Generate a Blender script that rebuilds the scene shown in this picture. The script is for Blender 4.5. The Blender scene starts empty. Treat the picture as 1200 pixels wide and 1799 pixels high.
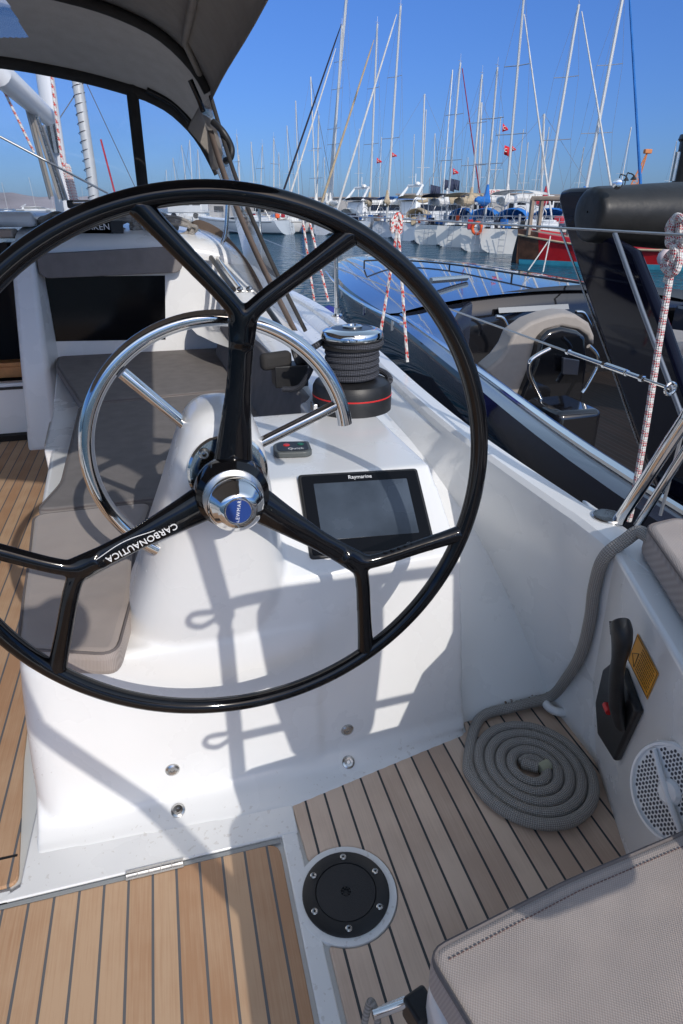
import bpy, bmesh, math, random
from mathutils import Vector, Matrix
random.seed(7)
PI = math.pi
R = math.radians
scn = bpy.context.scene
C = scn.collection

# ---------------------------------------------------------------- camera, world, sun, exposure
# boat frame: X starboard, Y forward, Z up, cockpit sole at z = 0, metres
F_PX, CAM_H = 1110.0, 1.5
PITCH = math.atan(534.0 / F_PX)
YAW = math.atan(335.0 / math.hypot(F_PX, 534.0))
cam = bpy.data.cameras.new('camera')
cam_ob = bpy.data.objects.new('camera', cam)
C.objects.link(cam_ob)
cam.sensor_fit = 'VERTICAL'
cam.sensor_height = 36.0
cam.lens = F_PX / 1799.0 * 36.0
cam.clip_start = 0.03
cam.clip_end = 9000
cam_ob.location = (0, 0, CAM_H)
cam_ob.rotation_euler = (PI / 2 - PITCH, 0, -YAW)
scn.camera = cam_ob

SUN_DIR = Vector((0.2126, -1.0, 0.59)).normalized()      # towards the sun: astern, a little to starboard
SUN_EL = math.asin(SUN_DIR.z)
SUN_AZ = math.atan2(SUN_DIR.x, SUN_DIR.y)
SKY_GAIN = [(0.0, (0.158, 0.255, 0.515)), (0.25, (0.215, 0.358, 0.67)), (0.38, (1.75, 1.5, 1.26)), (1.0, (2.4, 1.98, 1.54))]
world = bpy.data.worlds.new("World")
scn.world = world
world.use_nodes = True
wn = world.node_tree
wn.nodes.clear()
sky = wn.nodes.new('ShaderNodeTexSky')
sky.sky_type = 'NISHITA'
sky.sun_disc = False
sky.sun_elevation = SUN_EL
sky.sun_rotation = SUN_AZ
sky.air_density = 1.0
sky.dust_density = 0.5
sky.ozone_density = 2.0
bg = wn.nodes.new('ShaderNodeBackground')
bg.inputs['Strength'].default_value = 0.15
wo = wn.nodes.new('ShaderNodeOutputWorld')
# low sky tinted bluer than the model's haze; upper sky brightened as added fill
geo = wn.nodes.new('ShaderNodeTexCoord'); sepz = wn.nodes.new('ShaderNodeSeparateXYZ')
wn.links.new(geo.outputs['Generated'], sepz.inputs[0])
ramp = wn.nodes.new('ShaderNodeValToRGB')
for i, (pos, c) in enumerate(SKY_GAIN):
    e = ramp.color_ramp.elements[i] if i < 2 else ramp.color_ramp.elements.new(pos)
    e.position = pos; e.color = (*c, 1)
wn.links.new(sepz.outputs[2], ramp.inputs[0])
mulc = wn.nodes.new('ShaderNodeMix'); mulc.data_type = 'RGBA'; mulc.blend_type = 'MULTIPLY'; mulc.inputs[0].default_value = 1.0
wn.links.new(sky.outputs[0], mulc.inputs[6]); wn.links.new(ramp.outputs[0], mulc.inputs[7])
wn.links.new(mulc.outputs[2], bg.inputs[0])
wn.links.new(bg.outputs[0], wo.inputs[0])
sun = bpy.data.lights.new('sun', 'SUN')
sun.energy = 2.2
sun.angle = R(0.42)
sun.color = (1.0, 0.95, 0.88)
sun_ob = bpy.data.objects.new('sun', sun)
C.objects.link(sun_ob)
sun_ob.location = (3, -12, 9)
sun_ob.rotation_euler = SUN_DIR.to_track_quat('Z', 'Y').to_euler()
scn.view_settings.view_transform = 'Standard'
scn.view_settings.look = 'None'
scn.view_settings.exposure = 0.30
scn.view_settings.gamma = 1.0

# ---------------------------------------------------------------- survey helpers (pixel of the photo + a known plane -> metres)
_M = Matrix.Rotation(-YAW, 3, 'Z') @ Matrix.Rotation(PI / 2 - PITCH, 3, 'X')
def ray(px, py):
    return _M @ Vector(((px - 600) / F_PX, -(py - 899.5) / F_PX, -1.0))
CO = Vector((0, 0, CAM_H))
def PZ(px, py, z):
    d = ray(px, py); return CO + d * ((z - CAM_H) / d.z)
def PY(px, py, y):
    d = ray(px, py); return CO + d * (y / d.y)
def PX(px, py, x):
    d = ray(px, py); return CO + d * (x / d.x)
def PP(px, py, p0, n):
    d = ray(px, py); n = Vector(n); return CO + d * ((Vector(p0) - CO).dot(n) / d.dot(n))
FH = Vector((math.sin(YAW), math.cos(YAW), 0))
def PD(px, py, D):
    d = ray(px, py); return CO + d * (D / d.dot(FH))

# ---------------------------------------------------------------- materials
def mat(name, col, rough=0.5, metal=0.0, coat=0.0, spec=0.5, noise=0.0, nscale=8.0, bump=0.0, bscale=60.0, rvar=0.0, trans=0.0, ior=1.45, coat_rough=0.05, emit=0):
    m = bpy.data.materials.new(name); m.use_nodes = True
    nt = m.node_tree; b = nt.nodes['Principled BSDF']
    b.inputs['Base Color'].default_value = (*col, 1)
    b.inputs['Roughness'].default_value = rough
    b.inputs['Metallic'].default_value = metal
    b.inputs['Coat Weight'].default_value = coat
    b.inputs['Coat Roughness'].default_value = coat_rough
    b.inputs['Specular IOR Level'].default_value = spec
    b.inputs['Transmission Weight'].default_value = trans
    b.inputs['IOR'].default_value = ior
    if emit:
        b.inputs['Emission Color'].default_value = (*col, 1); b.inputs['Emission Strength'].default_value = emit
    if noise or bump or rvar:
        tc = nt.nodes.new('ShaderNodeTexCoord')
        n = nt.nodes.new('ShaderNodeTexNoise'); n.inputs['Scale'].default_value = nscale; n.inputs['Detail'].default_value = 6
        nt.links.new(tc.outputs['Object'], n.inputs['Vector'])
        if noise:
            mp = nt.nodes.new('ShaderNodeMapRange')
            mp.inputs[1].default_value = 0.3; mp.inputs[2].default_value = 0.7
            mp.inputs[3].default_value = 1 - noise; mp.inputs[4].default_value = 1 + noise * 0.4
            nt.links.new(n.outputs[0], mp.inputs[0])
            mx = nt.nodes.new('ShaderNodeVectorMath'); mx.operation = 'SCALE'
            mx.inputs[0].default_value = col
            nt.links.new(mp.outputs[0], mx.inputs['Scale'])
            nt.links.new(mx.outputs[0], b.inputs['Base Color'])
        if rvar:
            mr = nt.nodes.new('ShaderNodeMapRange')
            mr.inputs[1].default_value = 0.3; mr.inputs[2].default_value = 0.7
            mr.inputs[3].default_value = max(0, rough - rvar); mr.inputs[4].default_value = rough + rvar
            nt.links.new(n.outputs[0], mr.inputs[0]); nt.links.new(mr.outputs[0], b.inputs['Roughness'])
        if bump:
            n2 = nt.nodes.new('ShaderNodeTexNoise'); n2.inputs['Scale'].default_value = bscale; n2.inputs['Detail'].default_value = 4
            nt.links.new(tc.outputs['Object'], n2.inputs['Vector'])
            bp = nt.nodes.new('ShaderNodeBump'); bp.inputs['Strength'].default_value = bump; bp.inputs['Distance'].default_value = 0.01
            nt.links.new(n2.outputs[0], bp.inputs['Height']); nt.links.new(bp.outputs[0], b.inputs['Normal'])
    return m

def node(nt, t, **kw):
    n = nt.nodes.new(t)
    for k, v in kw.items(): setattr(n, k, v)
    return n
def math_n(nt, op, a, b=None, c=None):
    n = nt.nodes.new('ShaderNodeMath'); n.operation = op
    for i, v in enumerate((a, b, c)):
        if v is None: continue
        if isinstance(v, (int, float)): n.inputs[i].default_value = v
        else: nt.links.new(v, n.inputs[i])
    return n.outputs[0]

def teak_mat(name, c1, c2, spacing, phase, seam_w, seam_col=(0.035, 0.036, 0.038), axis='X', grain=1.0):
    m = bpy.data.materials.new(name); m.use_nodes = True
    nt = m.node_tree; b = nt.nodes['Principled BSDF']
    tc = node(nt, 'ShaderNodeTexCoord'); sp = node(nt, 'ShaderNodeSeparateXYZ')
    nt.links.new(tc.outputs['Object'], sp.inputs[0])
    X = sp.outputs[0] if axis == 'X' else sp.outputs[1]
    wob = node(nt, 'ShaderNodeTexNoise'); wob.inputs['Scale'].default_value = 3.0
    nt.links.new(tc.outputs['Object'], wob.inputs['Vector'])
    xw = math_n(nt, 'ADD', X, math_n(nt, 'MULTIPLY', math_n(nt, 'SUBTRACT', wob.outputs[0], 0.5), 0.0012))
    t = math_n(nt, 'DIVIDE', math_n(nt, 'SUBTRACT', xw, phase), spacing)
    fr = math_n(nt, 'FRACT', t); idx = math_n(nt, 'FLOOR', t)
    dist = math_n(nt, 'MINIMUM', fr, math_n(nt, 'SUBTRACT', 1.0, fr))
    seam = math_n(nt, 'LESS_THAN', dist, seam_w / spacing / 2)
    # grain
    mp = node(nt, 'ShaderNodeMapping')
    mp.inputs['Scale'].default_value = (260, 7, 1) if axis == 'X' else (7, 260, 1)
    nt.links.new(tc.outputs['Object'], mp.inputs[0])
    off = node(nt, 'ShaderNodeCombineXYZ'); nt.links.new(math_n(nt, 'MULTIPLY', idx, 13.7), off.inputs[2])
    ad = node(nt, 'ShaderNodeVectorMath'); ad.operation = 'ADD'
    nt.links.new(mp.outputs[0], ad.inputs[0]); nt.links.new(off.outputs[0], ad.inputs[1])
    g = node(nt, 'ShaderNodeTexNoise'); g.inputs['Scale'].default_value = 1.0; g.inputs['Detail'].default_value = 5
    nt.links.new(ad.outputs[0], g.inputs['Vector'])
    wn_ = node(nt, 'ShaderNodeTexWhiteNoise'); wn_.noise_dimensions = '1D'
    nt.links.new(idx, wn_.inputs['W'])
    big = node(nt, 'ShaderNodeTexNoise'); big.inputs['Scale'].default_value = 6; big.inputs['Detail'].default_value = 5
    nt.links.new(tc.outputs['Object'], big.inputs['Vector'])
    f = math_n(nt, 'ADD', math_n(nt, 'MULTIPLY', math_n(nt, 'SUBTRACT', g.outputs[0], 0.5), 1.5 * grain),
               math_n(nt, 'ADD', math_n(nt, 'MULTIPLY', wn_.outputs[0], 1.0), math_n(nt, 'MULTIPLY', math_n(nt, 'SUBTRACT', big.outputs[0], 0.5), 1.8)))
    rm = node(nt, 'ShaderNodeMix'); rm.data_type = 'RGBA'
    rm.inputs[6].default_value = (*c1, 1); rm.inputs[7].default_value = (*c2, 1)
    cl = node(nt, 'ShaderNodeClamp'); nt.links.new(f, cl.inputs[0]); nt.links.new(cl.outputs[0], rm.inputs[0])
    sm = node(nt, 'ShaderNodeMix'); sm.data_type = 'RGBA'
    nt.links.new(seam, sm.inputs[0]); nt.links.new(rm.outputs[2], sm.inputs[6]); sm.inputs[7].default_value = (*seam_col, 1)
    nt.links.new(sm.outputs[2], b.inputs['Base Color'])
    b.inputs['Roughness'].default_value = 0.65; b.inputs['Specular IOR Level'].default_value = 0.3
    bp = node(nt, 'ShaderNodeBump'); bp.inputs['Strength'].default_value = 0.35; bp.inputs['Distance'].default_value = 0.002
    h = math_n(nt, 'SUBTRACT', math_n(nt, 'MULTIPLY', g.outputs[0], 0.4), math_n(nt, 'MULTIPLY', seam, 1.0))
    nt.links.new(h, bp.inputs['Height']); nt.links.new(bp.outputs[0], b.inputs['Normal'])
    return m

def weave_mat(name, ca, cb, size=0.0032, rough=0.9, bump=0.5):
    m = bpy.data.materials.new(name); m.use_nodes = True
    nt = m.node_tree; b = nt.nodes['Principled BSDF']
    tc = node(nt, 'ShaderNodeTexCoord'); sp = node(nt, 'ShaderNodeSeparateXYZ')
    nt.links.new(tc.outputs['Object'], sp.inputs[0])
    k = PI / size
    rr = 0.93
    # basket weave from three axes so that every face of a cushion carries it
    a = math_n(nt, 'SINE', math_n(nt, 'MULTIPLY', math_n(nt, 'ADD', math_n(nt, 'ADD', sp.outputs[0], math_n(nt, 'MULTIPLY', sp.outputs[1], 0.25)), math_n(nt, 'MULTIPLY', sp.outputs[2], 0.6)), k))
    c = math_n(nt, 'SINE', math_n(nt, 'MULTIPLY', math_n(nt, 'ADD', math_n(nt, 'SUBTRACT', sp.outputs[1], math_n(nt, 'MULTIPLY', sp.outputs[0], 0.25)), math_n(nt, 'MULTIPLY', sp.outputs[2], 0.9)), k * rr))
    w = math_n(nt, 'MULTIPLY', a, c)
    f = math_n(nt, 'ADD', math_n(nt, 'MULTIPLY', w, 0.5), 0.5)
    n = node(nt, 'ShaderNodeTexNoise'); n.inputs['Scale'].default_value = 9; n.inputs['Detail'].default_value = 6
    nt.links.new(tc.outputs['Object'], n.inputs['Vector'])
    f2 = math_n(nt, 'ADD', f, math_n(nt, 'MULTIPLY', math_n(nt, 'SUBTRACT', n.outputs[0], 0.5), 0.7))
    cl = node(nt, 'ShaderNodeClamp'); nt.links.new(f2, cl.inputs[0])
    mx = node(nt, 'ShaderNodeMix'); mx.data_type = 'RGBA'
    mx.inputs[6].default_value = (*ca, 1); mx.inputs[7].default_value = (*cb, 1)
    nt.links.new(cl.outputs[0], mx.inputs[0]); nt.links.new(mx.outputs[2], b.inputs['Base Color'])
    b.inputs['Roughness'].default_value = rough; b.inputs['Specular IOR Level'].default_value = 0.2
    b.inputs['Sheen Weight'].default_value = 0.15
    bp = node(nt, 'ShaderNodeBump'); bp.inputs['Strength'].default_value = bump; bp.inputs['Distance'].default_value = size * 0.4
    n3 = node(nt, 'ShaderNodeTexNoise'); n3.inputs['Scale'].default_value = 5; n3.inputs['Detail'].default_value = 2
    nt.links.new(tc.outputs['Object'], n3.inputs['Vector'])
    bp2 = node(nt, 'ShaderNodeBump'); bp2.inputs['Strength'].default_value = 0.6; bp2.inputs['Distance'].default_value = 0.03
    nt.links.new(n3.outputs[0], bp2.inputs['Height'])
    nt.links.new(w, bp.inputs['Height']); nt.links.new(bp2.outputs[0], bp.inputs['Normal']); nt.links.new(bp.outputs[0], b.inputs['Normal'])
    return m

def rope_mat(name, ca, cb, turns=8, pitch=0.02, fleck=None, fleck_th=0.55):
    """braid driven by the tube's own UV (u round the rope, v metres along it)"""
    m = bpy.data.materials.new(name); m.use_nodes = True
    nt = m.node_tree; b = nt.nodes['Principled BSDF']
    uv = node(nt, 'ShaderNodeUVMap'); uv.uv_map = 'UVMap'
    sp = node(nt, 'ShaderNodeSeparateXYZ'); nt.links.new(uv.outputs[0], sp.inputs[0])
    u = math_n(nt, 'MULTIPLY', sp.outputs[0], 2 * PI * turns / 2)
    v = math_n(nt, 'MULTIPLY', sp.outputs[1], 2 * PI / pitch)
    a = math_n(nt, 'SINE', math_n(nt, 'ADD', u, v)); c = math_n(nt, 'SINE', math_n(nt, 'SUBTRACT', u, v))
    w = math_n(nt, 'MULTIPLY', a, c)
    f = math_n(nt, 'ADD', math_n(nt, 'MULTIPLY', w, 0.9), 0.5)
    cl = node(nt, 'ShaderNodeClamp'); nt.links.new(f, cl.inputs[0])
    mx = node(nt, 'ShaderNodeMix'); mx.data_type = 'RGBA'
    mx.inputs[6].default_value = (*ca, 1); mx.inputs[7].default_value = (*cb, 1)
    nt.links.new(cl.outputs[0], mx.inputs[0]); out = mx.outputs[2]
    if fleck:
        s = math_n(nt, 'SINE', math_n(nt, 'ADD', math_n(nt, 'MULTIPLY', sp.outputs[0], 2 * PI), math_n(nt, 'MULTIPLY', sp.outputs[1], 2 * PI / fleck[1])))
        g = math_n(nt, 'MULTIPLY', math_n(nt, 'GREATER_THAN', s, fleck_th), math_n(nt, 'GREATER_THAN', f, 0.62 if turns == 10 else 0.3))
        mx2 = node(nt, 'ShaderNodeMix'); mx2.data_type = 'RGBA'
        nt.links.new(g, mx2.inputs[0]); nt.links.new(out, mx2.inputs[6]); mx2.inputs[7].default_value = (*fleck[0], 1)
        out = mx2.outputs[2]
    nt.links.new(out, b.inputs['Base Color'])
    b.inputs['Roughness'].default_value = 0.75; b.inputs['Specular IOR Level'].default_value = 0.3
    bp = node(nt, 'ShaderNodeBump'); bp.inputs['Strength'].default_value = 0.8; bp.inputs['Distance'].default_value = 0.0015
    nt.links.new(w, bp.inputs['Height']); nt.links.new(bp.outputs[0], b.inputs['Normal'])
    return m

def clear_mat(name, tint=(1, 1, 1), gloss=0.06, haze=0.04):
    m = bpy.data.materials.new(name); m.use_nodes = True
    nt = m.node_tree; nt.nodes.remove(nt.nodes['Principled BSDF'])
    out = nt.nodes['Material Output']
    tr = node(nt, 'ShaderNodeBsdfTransparent'); tr.inputs[0].default_value = (*tint, 1)
    gl = node(nt, 'ShaderNodeBsdfGlossy'); gl.inputs['Roughness'].default_value = 0.04
    df = node(nt, 'ShaderNodeBsdfDiffuse'); df.inputs[0].default_value = (0.75, 0.78, 0.82, 1)
    fr = node(nt, 'ShaderNodeFresnel'); fr.inputs[0].default_value = 1.3
    m1 = node(nt, 'ShaderNodeMixShader'); m2 = node(nt, 'ShaderNodeMixShader')
    nz = node(nt, 'ShaderNodeTexNoise'); nz.inputs['Scale'].default_value = 3; nz.inputs['Detail'].default_value = 7
    tc = node(nt, 'ShaderNodeTexCoord'); nt.links.new(tc.outputs['Object'], nz.inputs[0])
    m1.inputs[0].default_value = haze
    nt.links.new(math_n(nt, 'MULTIPLY', nz.outputs[0], haze * 2), m1.inputs[0])
    nt.links.new(tr.outputs[0], m1.inputs[1]); nt.links.new(df.outputs[0], m1.inputs[2])
    nt.links.new(math_n(nt, 'ADD', math_n(nt, 'MULTIPLY', fr.outputs[0], 0.7), gloss * 0.3), m2.inputs[0])
    nt.links.new(m1.outputs[0], m2.inputs[1]); nt.links.new(gl.outputs[0], m2.inputs[2])
    nt.links.new(m2.outputs[0], out.inputs[0])
    return m

M = {}
M['gel'] = mat('white_gelcoat', (0.80, 0.80, 0.79), 0.28, coat=0.35, coat_rough=0.12, noise=0.03, nscale=3, rvar=0.08)
def add_specks(m, col, scale=55, th=0.71, amt=0.6):
    nt = m.node_tree; b = nt.nodes['Principled BSDF']; src = b.inputs['Base Color'].links[0].from_socket
    tc = nt.nodes.new('ShaderNodeTexCoord'); n = nt.nodes.new('ShaderNodeTexNoise'); n.inputs['Scale'].default_value = scale; n.inputs['Detail'].default_value = 3
    n2 = nt.nodes.new('ShaderNodeTexNoise'); n2.inputs['Scale'].default_value = 4; n2.inputs['Detail'].default_value = 3
    nt.links.new(tc.outputs['Object'], n.inputs['Vector']); nt.links.new(tc.outputs['Object'], n2.inputs['Vector'])
    sp = nt.nodes.new('ShaderNodeSeparateXYZ'); nt.links.new(tc.outputs['Object'], sp.inputs[0])
    low = nt.nodes.new('ShaderNodeMapRange'); low.inputs[1].default_value = 0.0; low.inputs[2].default_value = 0.05; low.inputs[3].default_value = 0.13; low.inputs[4].default_value = 0.0; low.clamp = True
    nt.links.new(sp.outputs[2], low.inputs[0])      # spilt dirt and water marks lie where the moulding meets the sole
    g = math_n(nt, 'MULTIPLY', math_n(nt, 'GREATER_THAN', math_n(nt, 'ADD', math_n(nt, 'ADD', n.outputs[0], low.outputs[0]), math_n(nt, 'MULTIPLY', math_n(nt, 'SUBTRACT', n2.outputs[0], 0.5), 0.35)), th), amt)
    mx = nt.nodes.new('ShaderNodeMix'); mx.data_type = 'RGBA'; nt.links.new(g, mx.inputs[0]); nt.links.new(src, mx.inputs[6]); mx.inputs[7].default_value = (*col, 1)
    nt.links.new(mx.outputs[2], b.inputs['Base Color'])
M['gel_matt'] = mat('antislip_gelcoat', (0.74, 0.74, 0.73), 0.5, noise=0.05, nscale=5, bump=0.3, bscale=400)
M['gel_grey'] = mat('hatch_rim_gelcoat', (0.62, 0.63, 0.62), 0.35, noise=0.04)
M['black_gloss'] = mat('gloss_black_carbon', (0.004, 0.004, 0.005), 0.07, spec=0.5, rvar=0.03, nscale=20)
M['black'] = mat('black_plastic', (0.018, 0.018, 0.019), 0.42, noise=0.2, nscale=30, bump=0.08, bscale=300)
M['black_smooth'] = mat('black_tinted_acrylic', (0.004, 0.004, 0.005), 0.1, spec=0.25)
M['chrome'] = mat('polished_stainless', (0.72, 0.71, 0.69), 0.07, metal=1.0, rvar=0.03, nscale=30)
M['steel'] = mat('brushed_stainless', (0.55, 0.54, 0.52), 0.25, metal=1.0, rvar=0.08, nscale=30)
M['alu'] = mat('weathered_aluminium', (0.55, 0.55, 0.54), 0.4, metal=0.4, noise=0.1)
M['wire'] = mat('stainless_wire', (0.42, 0.42, 0.42), 0.35, metal=0.8)
M['rig_wire'] = mat('distant_rigging_wire', (0.16, 0.17, 0.19), 0.6)
M['red'] = mat('red_plastic', (0.6, 0.02, 0.02), 0.35)
M['green'] = mat('green_button', (0.01, 0.12, 0.07), 0.35)
M['white_ink'] = mat('white_ink', (0.8, 0.8, 0.8), 0.5)
M['red_ink'] = mat('red_ink', (0.6, 0.03, 0.02), 0.5)
M['blue_badge'] = mat('blue_enamel', (0.015, 0.05, 0.22), 0.2, coat=0.6)
M['yellow'] = mat('amber_label', (0.75, 0.33, 0.02), 0.5, noise=0.05)
M['ink'] = mat('dark_ink', (0.08, 0.05, 0.02), 0.6)
M['teak_sun'] = teak_mat('pale_teak_planks', (0.55, 0.37, 0.235), (0.44, 0.255, 0.145), 0.0573, PZ(218, 1799, 0).x, 0.0062, seam_col=(0.13, 0.13, 0.135))
M['teak_side'] = teak_mat('fill_paled_teak_planks', (0.70, 0.54, 0.42), (0.52, 0.38, 0.29), 0.0573, PZ(777, 1635, 0).x, 0.0062, seam_col=(0.05, 0.055, 0.06), grain=0.7)  # paler copy of the teak; missing fill light put into the colour
M['teak_plain'] = mat('teak_trim', (0.5, 0.27, 0.12), 0.5, noise=0.25, nscale=12)
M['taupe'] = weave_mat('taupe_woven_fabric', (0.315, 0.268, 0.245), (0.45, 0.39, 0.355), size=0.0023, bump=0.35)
M['taupe_shaded'] = mat('shaded_taupe_fabric', (0.215, 0.20, 0.195), 0.9, noise=0.12, nscale=14, bump=0.15, bscale=200, spec=0.2)  # darker copy of the taupe; shade on the forward cushions put into the colour
M['piping'] = mat('grey_piping', (0.17, 0.15, 0.145), 0.85, spec=0.2, bump=0.3, bscale=500)
M['canvas'] = mat('grey_canvas', (0.30, 0.275, 0.25), 0.9, noise=0.1, nscale=10, bump=0.3, bscale=60, spec=0.15)
M['canvas_dark'] = mat('dark_canvas', (0.045, 0.043, 0.042), 0.85, noise=0.15, nscale=10, bump=0.2, bscale=90, spec=0.2)
M['clear'] = clear_mat('clear_vinyl_window', (0.97, 0.98, 0.99), haze=0.09)
M['clear_side'] = clear_mat('scuffed_vinyl', (0.93, 0.94, 0.95), haze=0.22)
M['rope_grey'] = rope_mat('grey_braid', (0.235, 0.22, 0.20), (0.46, 0.43, 0.395), turns=20, pitch=0.011)
M['rope_dark'] = rope_mat('dark_braid', (0.012, 0.013, 0.017), (0.10, 0.105, 0.125), turns=12, pitch=0.012)
M['rope_rw'] = rope_mat('red_white_braid', (0.55, 0.52, 0.5), (0.8, 0.78, 0.75), turns=10, pitch=0.013, fleck=((0.50, 0.02, 0.04), 0.026), fleck_th=-0.05)
M['rope_rw_far'] = rope_mat('red_white_line', (0.6, 0.57, 0.55), (0.78, 0.76, 0.74), turns=4, pitch=0.04, fleck=((0.6, 0.06, 0.05), 0.07), fleck_th=0.1)
M['rope_white'] = rope_mat('white_braid', (0.4, 0.4, 0.39), (0.7, 0.69, 0.66), turns=8, pitch=0.02)
M['stain'] = mat('brown_grime', (0.22, 0.15, 0.10), 0.9, noise=0.4, nscale=60)

# ---------------------------------------------------------------- mesh helpers
def link(name, me, m, parent=None, loc=None):
    o = bpy.data.objects.new(name, me)
    C.objects.link(o)
    if isinstance(m, (list, tuple)):
        for q in m: me.materials.append(q)
    elif m: me.materials.append(m)
    if parent is not None:
        o.parent = parent
        if parent.type == 'EMPTY': o.matrix_parent_inverse = parent.matrix_basis.inverted()
    if loc is not None: o.location = loc
    return o

def empty(name, label, cat, loc=(0, 0, 0), rz=0.0, group=None):
    o = bpy.data.objects.new(name, None); C.objects.link(o)
    o.empty_display_size = 0.1
    o.location = loc; o.rotation_euler = (0, 0, rz)
    o['label'] = label; o['category'] = cat
    if group: o['group'] = group
    return o
def tag(o, label, cat=None, group=None, kind=None):
    if label: o['label'] = label
    if cat: o['category'] = cat
    if group: o['group'] = group
    if kind: o['kind'] = kind
    return o

class MB:
    def __init__(s, smooth=True):
        s.bm = bmesh.new(); s.uv = s.bm.loops.layers.uv.new('UVMap'); s.smooth = smooth
    def face(s, vs, uvs=None):
        try: f = s.bm.faces.new(vs)
        except ValueError: return None
        f.smooth = s.smooth
        if uvs:
            for l, q in zip(f.loops, uvs): l[s.uv].uv = q
        return f
    def box(s, cx, cy, cz, sx, sy, sz, rot=None):
        vs = []
        for i in (-1, 1):
            for j in (-1, 1):
                for k in (-1, 1):
                    v = Vector((i * sx / 2, j * sy / 2, k * sz / 2))
                    if rot is not None: v = rot @ v
                    vs.append(s.bm.verts.new(v + Vector((cx, cy, cz))))
        for q in ((0, 1, 3, 2), (4, 6, 7, 5), (0, 4, 5, 1), (2, 3, 7, 6), (0, 2, 6, 4), (1, 5, 7, 3)):
            s.face([vs[i] for i in q])
        return s
    def hexa(s, p):
        """8 points: bottom 4 then top 4"""
        vs = [s.bm.verts.new(Vector(q)) for q in p]
        for q in ((3, 2, 1, 0), (4, 5, 6, 7), (0, 1, 5, 4), (1, 2, 6, 5), (2, 3, 7, 6), (3, 0, 4, 7)):
            s.face([vs[i] for i in q])
        return s
    def prism(s, pts, ext):
        """closed polygon of 3-D points extruded by vector ext"""
        ext = Vector(ext)
        a = [s.bm.verts.new(Vector(p)) for p in pts]; b = [s.bm.verts.new(Vector(p) + ext) for p in pts]
        s.face(a); s.face(b[::-1])
        n = len(a)
        for i in range(n): s.face([a[i], b[i], b[(i + 1) % n], a[(i + 1) % n]])
        return s
    def tube(s, pts, r, seg=10, closed=False, caps=True, flat=1.0, up=None):
        pts = [Vector(p) for p in pts]; n = len(pts)
        rs = r if isinstance(r, (list, tuple)) else [r] * n
        rings = []; L = [0.0]
        for i in range(1, n): L.append(L[-1] + (pts[i] - pts[i - 1]).length)
        tot = L[-1] + ((pts[0] - pts[-1]).length if closed else 0)
        nrm = None
        for i in range(n):
            if closed: t = pts[(i + 1) % n] - pts[i - 1]
            else: t = pts[min(i + 1, n - 1)] - pts[max(i - 1, 0)]
            if t.length < 1e-9: t = Vector((0, 0, 1))
            t.normalize()
            if nrm is None:
                nrm = Vector(up) if up is not None else t.orthogonal()
            nrm = nrm - t * nrm.dot(t)
            if nrm.length < 1e-6: nrm = t.orthogonal()
            nrm.normalize(); bn = t.cross(nrm)
            rings.append([s.bm.verts.new(pts[i] + (nrm * math.cos(2 * PI * k / seg) * flat + bn * math.sin(2 * PI * k / seg)) * rs[i]) for k in range(seg)])
        m = n if closed else n - 1
        for i in range(m):
            j = (i + 1) % n
            v0 = L[i]; v1 = L[j] if j else tot
            for k in range(seg):
                k2 = (k + 1) % seg
                s.face([rings[i][k], rings[i][k2], rings[j][k2], rings[j][k]],
                       [(k / seg, v0), ((k + 1) / seg, v0), ((k + 1) / seg, v1), (k / seg, v1)])
        if caps and not closed:
            s.face(rings[0][::-1]); s.face(rings[-1])
        return s
    def lathe(s, prof, base=(0, 0, 0), axis=(0, 0, 1), seg=40):
        """prof: (radius, height) list"""
        a = Vector(axis).normalized(); q = a.to_track_quat('Z', 'Y').to_matrix(); base = Vector(base)
        rings = []
        for r, h in prof:
            if r < 1e-6: rings.append([s.bm.verts.new(base + q @ Vector((0, 0, h)))])
            else: rings.append([s.bm.verts.new(base + q @ Vector((r * math.cos(2 * PI * k / seg), r * math.sin(2 * PI * k / seg), h))) for k in range(seg)])
        for A, B in zip(rings, rings[1:]):
            for k in range(seg):
                k2 = (k + 1) % seg
                if len(A) == 1 and len(B) == 1: continue
                if len(A) == 1: s.face([A[0], B[k], B[k2]])
                elif len(B) == 1: s.face([A[k], A[k2], B[0]])
                else: s.face([A[k], A[k2], B[k2], B[k]])
        return s
    def grid(s, rows, close_u=False):
        vr = [[s.bm.verts.new(Vector(p)) for p in row] for row in rows]
        for A, B in zip(vr, vr[1:]):
            n = len(A)
            for k in range(n if close_u else n - 1):
                s.face([A[k], A[(k + 1) % n], B[(k + 1) % n], B[k]])
        return vr
    def build(s, name, m, parent=None, bevel=0, seg=3, subsurf=0, solid=0, wn=False, angle=35, recalc=True):
        if recalc: bmesh.ops.recalc_face_normals(s.bm, faces=s.bm.faces)
        me = bpy.data.meshes.new(name); s.bm.to_mesh(me); s.bm.free()
        o = link(name, me, m, parent)
        if solid:
            md = o.modifiers.new('solid', 'SOLIDIFY'); md.thickness = solid; md.offset = 0
        if bevel:
            md = o.modifiers.new('bevel', 'BEVEL'); md.width = bevel; md.segments = seg; md.limit_method = 'ANGLE'; md.angle_limit = R(angle)
            md.harden_normals = False
        if subsurf:
            md = o.modifiers.new('sub', 'SUBSURF'); md.levels = subsurf; md.render_levels = subsurf
        if not subsurf:
            try: me.shade_auto = None
            except Exception: pass
            me_sharp(me, 32)
        return o

def me_sharp(me, deg):
    """mark edges sharper than deg so smooth shading keeps crisp corners"""
    bm = bmesh.new(); bm.from_mesh(me)
    for e in bm.edges:
        if len(e.link_faces) == 2 and e.calc_face_angle(0) > R(deg): e.smooth = False
    bm.to_mesh(me); bm.free()

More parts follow.
